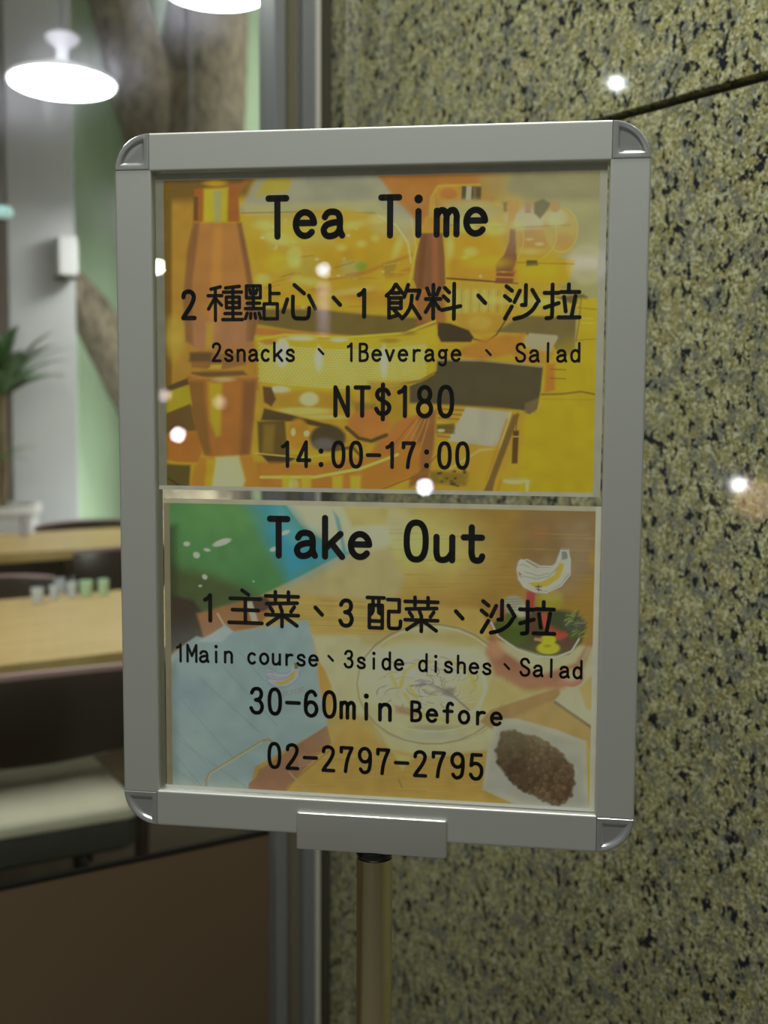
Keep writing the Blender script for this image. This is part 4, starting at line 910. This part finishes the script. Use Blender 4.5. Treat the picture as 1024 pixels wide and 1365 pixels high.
G = {
 'T': [[(-16, 71), (16, 71)], [(0, 71), (0, 5)]],
 'e': [[(-16, 28), (16, 28)], arcp(0, 26, 16.5, 20.5, 5, 318, 26)],
 'a': [smooth([(-14, 38), (-9, 45), (0, 47), (9, 44), (13, 34), (13, 16), (17, 6)]), smooth([(13, 29), (0, 28), (-11, 24), (-16, 16), (-12, 7), (-3, 5), (7, 9), (13, 17)])],
 'i': [[(0, 46), (0, 5)], [(0, 67), (0, 67.5)]],
 'm': [[(-18, 46), (-18, 5)], smooth([(-18, 38), (-12, 46), (-5, 46), (-1, 38), (-1, 30)])+[(-1, 5)], smooth([(-1, 38), (6, 46), (13, 46), (17, 38), (17, 30)])+[(17, 5)]],
 'k': [[(-14, 74), (-14, 5)], [(14, 46), (-13, 20)], [(-3, 30), (17, 5)]],
 'O': [stadium(17, 5, 71)], '0': [stadium(15, 5, 73)],
 'u': [[(-14, 46), (-14, 18)]+smooth([(-14, 18), (-11, 8), (-3, 5), (6, 8), (13, 17)]), [(14, 46), (14, 5)]],
 't': [[(-16, 46), (16, 46)], [(-2, 64), (-2, 18)]+smooth([(-2, 18), (1, 8), (8, 5), (14, 7), (17, 13)])],
 '2': [smooth([(-14, 58), (-12, 67), (-3, 72), (7, 70), (13, 62), (12, 50), (3, 32), (-9, 15), (-15, 5)])+[(15, 5)]],
 's': [smooth([(13, 38), (8, 45), (0, 47), (-10, 43), (-12, 35), (-6, 29), (5, 25), (13, 19), (12, 9), (3, 5), (-7, 6), (-14, 13)])],
 'n': [[(-13, 46), (-13, 5)], smooth([(-13, 36), (-6, 45), (3, 47), (11, 43), (14, 34), (14, 24)])+[(14, 5)]],
 'c': [arcp(1, 26, 15.5, 20.5, 48, 312, 22)],
 '1': [[(-11, 60), (-3, 64), (3, 72)], [(3, 72), (3, 5)]],
 'B': [[(-15, 71), (-15, 5)], [(-15, 71), (-2, 71)]+smooth([(-2, 71), (9, 68), (13, 57), (9, 46), (-2, 41)])+[(-15, 41)], smooth([(-2, 41), (11, 37), (16, 23), (11, 9), (-2, 5)])+[(-15, 5)]],
 'v': [[(-15, 46), (0, 6)], [(0, 6), (15, 46)]],
 'r': [[(-9, 46), (-9, 5)], smooth([(-9, 32), (-3, 42), (6, 46), (14, 45)])],
 'g': [arcp(-1, 31, 13, 15, 0, 360, 24), [(12, 46), (16, 47)], [(12, 46), (12, 4)]+smooth([(12, 4), (9, -8), (0, -12), (-9, -10), (-13, -4)])],
 'S': [smooth([(15, 58), (9, 69), (0, 72), (-11, 68), (-15, 56), (-9, 45), (3, 38), (14, 30), (16, 18), (10, 8), (-1, 5), (-11, 8), (-17, 19)])],
 'l': [[(0, 74), (0, 5)]], 'I': [[(0, 71), (0, 5)]],
 'd': [[(14, 74), (14, 5)], smooth([(14, 36), (7, 45), (-3, 47), (-12, 40), (-15, 26), (-12, 12), (-3, 5), (7, 8), (14, 16)])],
 'N': [[(-15, 5), (-15, 71)], [(-15, 71), (15, 5)], [(15, 5), (15, 71)]],
 '$': [smooth([(14, 56), (9, 64), (0, 67), (-10, 64), (-14, 54), (-9, 45), (2, 39), (13, 31), (15, 21), (9, 12), (-1, 9), (-10, 12), (-16, 21)]), [(0, 78), (0, -3)]],
 '8': [arcp(0, 56, 13, 16.5, 0, 360, 26), arcp(0, 22, 15.5, 17.5, 0, 360, 26)],
 '4': [[(7, 5), (7, 73)], [(7, 73), (-17, 22)], [(-17, 22), (17, 22)]],
 ':': [[(0, 48), (0, 48.5)], [(0, 10), (0, 10.5)]],
 '-': [[(-17, 38), (17, 38)]],
 '7': [[(-15, 60), (-15, 72)], [(-15, 72), (15, 72)], smooth([(15, 72), (6, 50), (0, 28), (-3, 5)])],
 'M': [[(-18, 5), (-18, 71)], [(-18, 71), (0, 28)], [(0, 28), (18, 71)], [(18, 71), (18, 5)]],
 'o': [arcp(0, 26, 16, 20.5, 0, 360, 28)],
 'h': [[(-13, 74), (-13, 5)], smooth([(-13, 36), (-6, 45), (3, 47), (11, 43), (14, 34), (14, 24)])+[(14, 5)]],
 '3': [smooth([(-14, 60), (-9, 69), (0, 72), (9, 69), (13, 57), (8, 45), (-3, 41)]), smooth([(-3, 41), (9, 37), (15, 23), (10, 9), (0, 5), (-10, 8), (-16, 18)])],
 '6': [smooth([(12, 62), (7, 70), (-1, 72), (-11, 64), (-15, 45), (-15, 25)]), arcp(0, 24, 15, 19, 0, 360, 28)],
 'f': [[(-14, 44), (14, 44)], smooth([(15, 68), (9, 73), (2, 70), (-2, 60), (-2, 50)])+[(-2, 5)]],
 '9': [arcp(0, 54, 15, 19, 0, 360, 28), smooth([(15, 52), (15, 33), (11, 12), (1, 5), (-7, 7), (-12, 14)])],
 '5': [[(13, 72), (-11, 72)], [(-11, 72), (-14, 42)], smooth([(-14, 42), (-5, 48), (6, 46), (14, 36), (14, 19), (7, 7), (-3, 5), (-10, 8), (-15, 17)])],
 # full-width characters: box -50..50 across, 0..100 up
 '、': [[(-9, 61), (9, 42)]],
 '種': [[(-12, 92), (-38, 86)], [(-46, 69), (-8, 69)], [(-26, 88), (-26, 4)], [(-26, 66), (-45, 34)], [(-24, 60), (-9, 44)],
       [(40, 93), (2, 89)], [(-4, 78), (46, 78)], [(4, 65), (40, 65), (40, 37), (4, 37), (4, 65)], [(4, 51), (40, 51)], [(22, 90), (22, 7)], [(0, 22), (44, 22)], [(-6, 6), (48, 6)]],
 '點': [[(-42, 93), (-4, 93), (-4, 62), (-42, 62), (-42, 93)], [(-33, 84), (-30, 73)], [(-13, 84), (-16, 73)], [(-23, 93), (-23, 34)], [(-40, 48), (-6, 48)], [(-45, 34), (-1, 34)],
       [(-40, 22), (-45, 8)], [(-30, 21), (-31, 9)], [(-19, 21), (-17, 9)], [(-8, 22), (-3, 8)], [(22, 95), (22, 48)], [(22, 73), (47, 73)], [(6, 46), (42, 46), (42, 7), (6, 7), (6, 46)]],
 '心': [[(-32, 57), (-43, 24)], smooth([(-17, 64), (-17, 22), (-12, 9), (0, 7), (18, 7), (25, 14), (27, 34)]), [(-13, 94), (13, 72)], [(26, 66), (43, 32)]],
 '飲': [smooth([(-21, 95), (-30, 80), (-45, 66)]), [(-19, 95), (-2, 72)], [(-30, 73), (-12, 73)], [(-38, 60), (-6, 60), (-6, 33), (-38, 33)], [(-38, 60), (-38, 8), (-14, 15)], [(-38, 47), (-6, 47)], [(-24, 28), (-4, 8)],
       [(13, 94), (2, 62)], [(11, 79), (44, 79), (37, 58)], smooth([(23, 66), (20, 40), (10, 20), (-3, 6)]), [(22, 42), (46, 6)]],
 '料': [[(-24, 93), (-24, 5)], [(-44, 56), (-5, 56)], [(-41, 84), (-34, 67)], [(-8, 84), (-15, 67)], [(-26, 52), (-44, 22)], [(-22, 50), (-7, 30)], [(6, 85), (18, 73)], [(3, 63), (16, 51)], [(31, 95), (31, 4)], [(-1, 27), (48, 37)]],
 '沙': [[(-42, 92), (-27, 80)], [(-46, 66), (-31, 54)], [(-45, 6), (-27, 38)], [(10, 95), (10, 42), (0, 42)], [(-6, 80), (-20, 50)], [(27, 82), (45, 52)], smooth([(40, 46), (27, 27), (5, 12), (-20, 5)])],
 '拉': [[(-46, 73), (-9, 73)], smooth([(-25, 95), (-25, 20), (-28, 8), (-40, 6)]), [(-45, 34), (-8, 46)], [(18, 95), (18, 77)], [(-3, 75), (46, 75)], [(6, 62), (11, 24)], [(36, 64), (27, 12)], [(-8, 8), (48, 8)]],
 '主': [[(-9, 97), (9, 85)], [(-42, 74), (42, 74)], [(-36, 43), (36, 43)], [(0, 74), (0, 9)], [(-46, 8), (46, 8)]],
 '菜': [[(-45, 84), (45, 84)], [(-18, 96), (-18, 73)], [(18, 96), (18, 73)], [(-42, 63), (42, 67)], [(-33, 54), (-25, 42)], [(-5, 57), (0, 44)], [(34, 56), (25, 43)], [(-45, 33), (45, 33)], [(0, 44), (0, 2)], [(-3, 32), (-40, 6)], [(3, 32), (41, 5)]],
 '配': [[(-47, 91), (0, 91)], [(-41, 70), (-5, 70), (-5, 7), (-41, 7), (-41, 70)], [(-31, 91), (-31, 54), (-36, 45)], [(-15, 91), (-15, 50), (-9, 46)], [(-40, 26), (-6, 26)],
       [(10, 87), (42, 87), (42, 54), (13, 54)], smooth([(13, 54), (13, 16), (17, 8), (26, 7), (40, 8), (45, 14), (46, 28)])],
}
def write(sheet, b, text, xa, xb, ya, yb, em, wt, label, cps=None, full=False):
    """text laid along a base line from sketch point (xa,ya) to (xb,yb): centres of first and last character"""
    X0, Y0 = sign_xy(xa, ya); X1, Y1 = sign_xy(xb, yb)
    mpp = (sign_xy((xa+xb)/2+5, (ya+yb)/2)[0]-sign_xy((xa+xb)/2-5, (ya+yb)/2)[0])/10
    k = em*mpp/100; w_ = wt/k*mpp/2
    n = len(text); V = []; Fc = []
    def add(p, q, hw):
        d = np.array(q)-np.array(p); L = np.hypot(*d)
        if L > 1e-6:
            nx, ny = -d[1]/L*hw, d[0]/L*hw; i = len(V)
            V.extend([(p[0]+nx, p[1]+ny), (p[0]-nx, p[1]-ny), (q[0]-nx, q[1]-ny), (q[0]+nx, q[1]+ny)]); Fc.append((i, i+1, i+2, i+3))
    def disc(p, hw):
        i = len(V); V.extend([(p[0]+hw*math.cos(a*math.pi/8), p[1]+hw*math.sin(a*math.pi/8)) for a in range(16)]); Fc.append(tuple(range(i, i+16)))
    for i, chx in enumerate(text):
        if chx == ' ': continue
        t = i/(n-1) if n > 1 else 0
        ox, oy = X0+(X1-X0)*t, Y0+(Y1-Y0)*t
        dense = .86 if chx in '種點' else 1
        for st_ in G[chx]:
            hw = wt*mpp/2*dense
            if chx in ':' or (chx == 'i' and st_[0][1] > 60): hw *= 1.35
            pp = [(ox+x*k, oy+y*k) for x, y in st_]
            for a_p, b_p in zip(pp[:-1], pp[1:]): add(a_p, b_p, hw)
            for a_p in pp: disc(a_p, hw)
    me = bpy.data.meshes.new('lettering')
    # a whisker of relief so the ink stands on the paper
    vs = [(x/1000, -.00012, (y-b[2])/1000) for x, y in V]
    me.from_pydata(vs, [], Fc); me.update(); me.materials.append(INK)
    o = bpy.data.objects.new('lettering', me); COL.objects.link(o); o.parent = sheet; o['label'] = label
W = lambda *a: write(SHEET1, B1, *a)
W('Tea', 370, 443.5, 319, 318.5, 74, 8.4, 'heading word Tea'); W('Time', 520, 634, 317.5, 315.5, 75, 8.4, 'heading word Time')
W('2', 252, 252, 426.5, 426, 50, 5.8, 'digit 2'); W('種點心', 300, 399, 429, 428, 49, 5.2, 'Chinese characters for kinds of snack'); W('、', 449, 449, 428, 428, 50, 5.4, 'list comma')
W('1', 484, 484, 424.5, 424, 51, 5.8, 'digit 1'); W('飲料', 537.5, 589.5, 427.5, 427, 50, 5.2, 'Chinese characters for beverage'); W('、', 642, 642, 426, 426, 52, 5.6, 'list comma'); W('沙拉', 695.5, 748.5, 427.5, 427, 50, 5.4, 'Chinese characters for salad')
W('2snacks', 289, 387, 482.5, 482.5, 33, 3.5, 'line 2snacks'); W('、', 428, 428, 486, 486, 33, 3.2, 'list comma'); W('1Beverage', 467.5, 608, 482.5, 482.5, 33.5, 3.5, 'line 1Beverage'); W('、', 651, 651, 487, 487, 33, 3.2, 'list comma'); W('Salad', 694, 767, 483.5, 483.5, 35, 3.5, 'word Salad')
W('NT$180', 455.5, 594, 556.5, 557.5, 56, 5.8, 'price NT$180'); W('14:00-17:00', 382, 616.4, 623.5, 626, 47, 5, 'hours 14:00-17:00')
W = lambda *a: write(SHEET2, B2, *a)
W('Take', 371.7, 480, 744, 746.5, 73, 8.4, 'heading word Take'); W('Out', 554.7, 630, 749.5, 751, 75, 8.4, 'heading word Out')
W('1', 279, 279, 829.5, 829.5, 49, 5.4, 'digit 1'); W('主菜', 327.3, 376, 834, 836, 48, 5, 'Chinese characters for main course'); W('、', 425, 425, 840, 840, 49, 5.4, 'list comma'); W('3', 461.6, 461.6, 836.5, 836.5, 50, 5.4, 'digit 3')
W('配菜', 512, 561.7, 840.5, 842.5, 48, 5, 'Chinese characters for side dish'); W('、', 612, 612, 845, 845, 50, 5.6, 'list comma'); W('沙拉', 664, 715.3, 846, 848, 49, 5.4, 'Chinese characters for salad')
W('1Main', 240, 304.5, 883, 884.5, 32.5, 3.4, 'word 1Main'); W('course', 336, 418, 886, 889, 32.5, 3.4, 'word course'); W('、', 441, 441, 894, 894, 32, 3.2, 'list comma')
W('3side', 465, 532, 891, 894.5, 32.5, 3.4, 'word 3side'); W('dishes', 564, 649, 896, 900, 33, 3.4, 'word dishes'); W('、', 675.5, 675.5, 905, 905, 33, 3.2, 'list comma'); W('Salad', 699.8, 770, 902, 905.5, 34, 3.5, 'word Salad')
W('30-60min', 342.5, 513, 952.5, 962, 48.5, 5, 'words 30-60min'); W('Before', 554.7, 661.7, 962.5, 968, 38.5, 4.4, 'word Before')
W('02-2797-2795', 366, 634.7, 1025, 1040.5, 47.5, 4.8, 'telephone number 02-2797-2795')
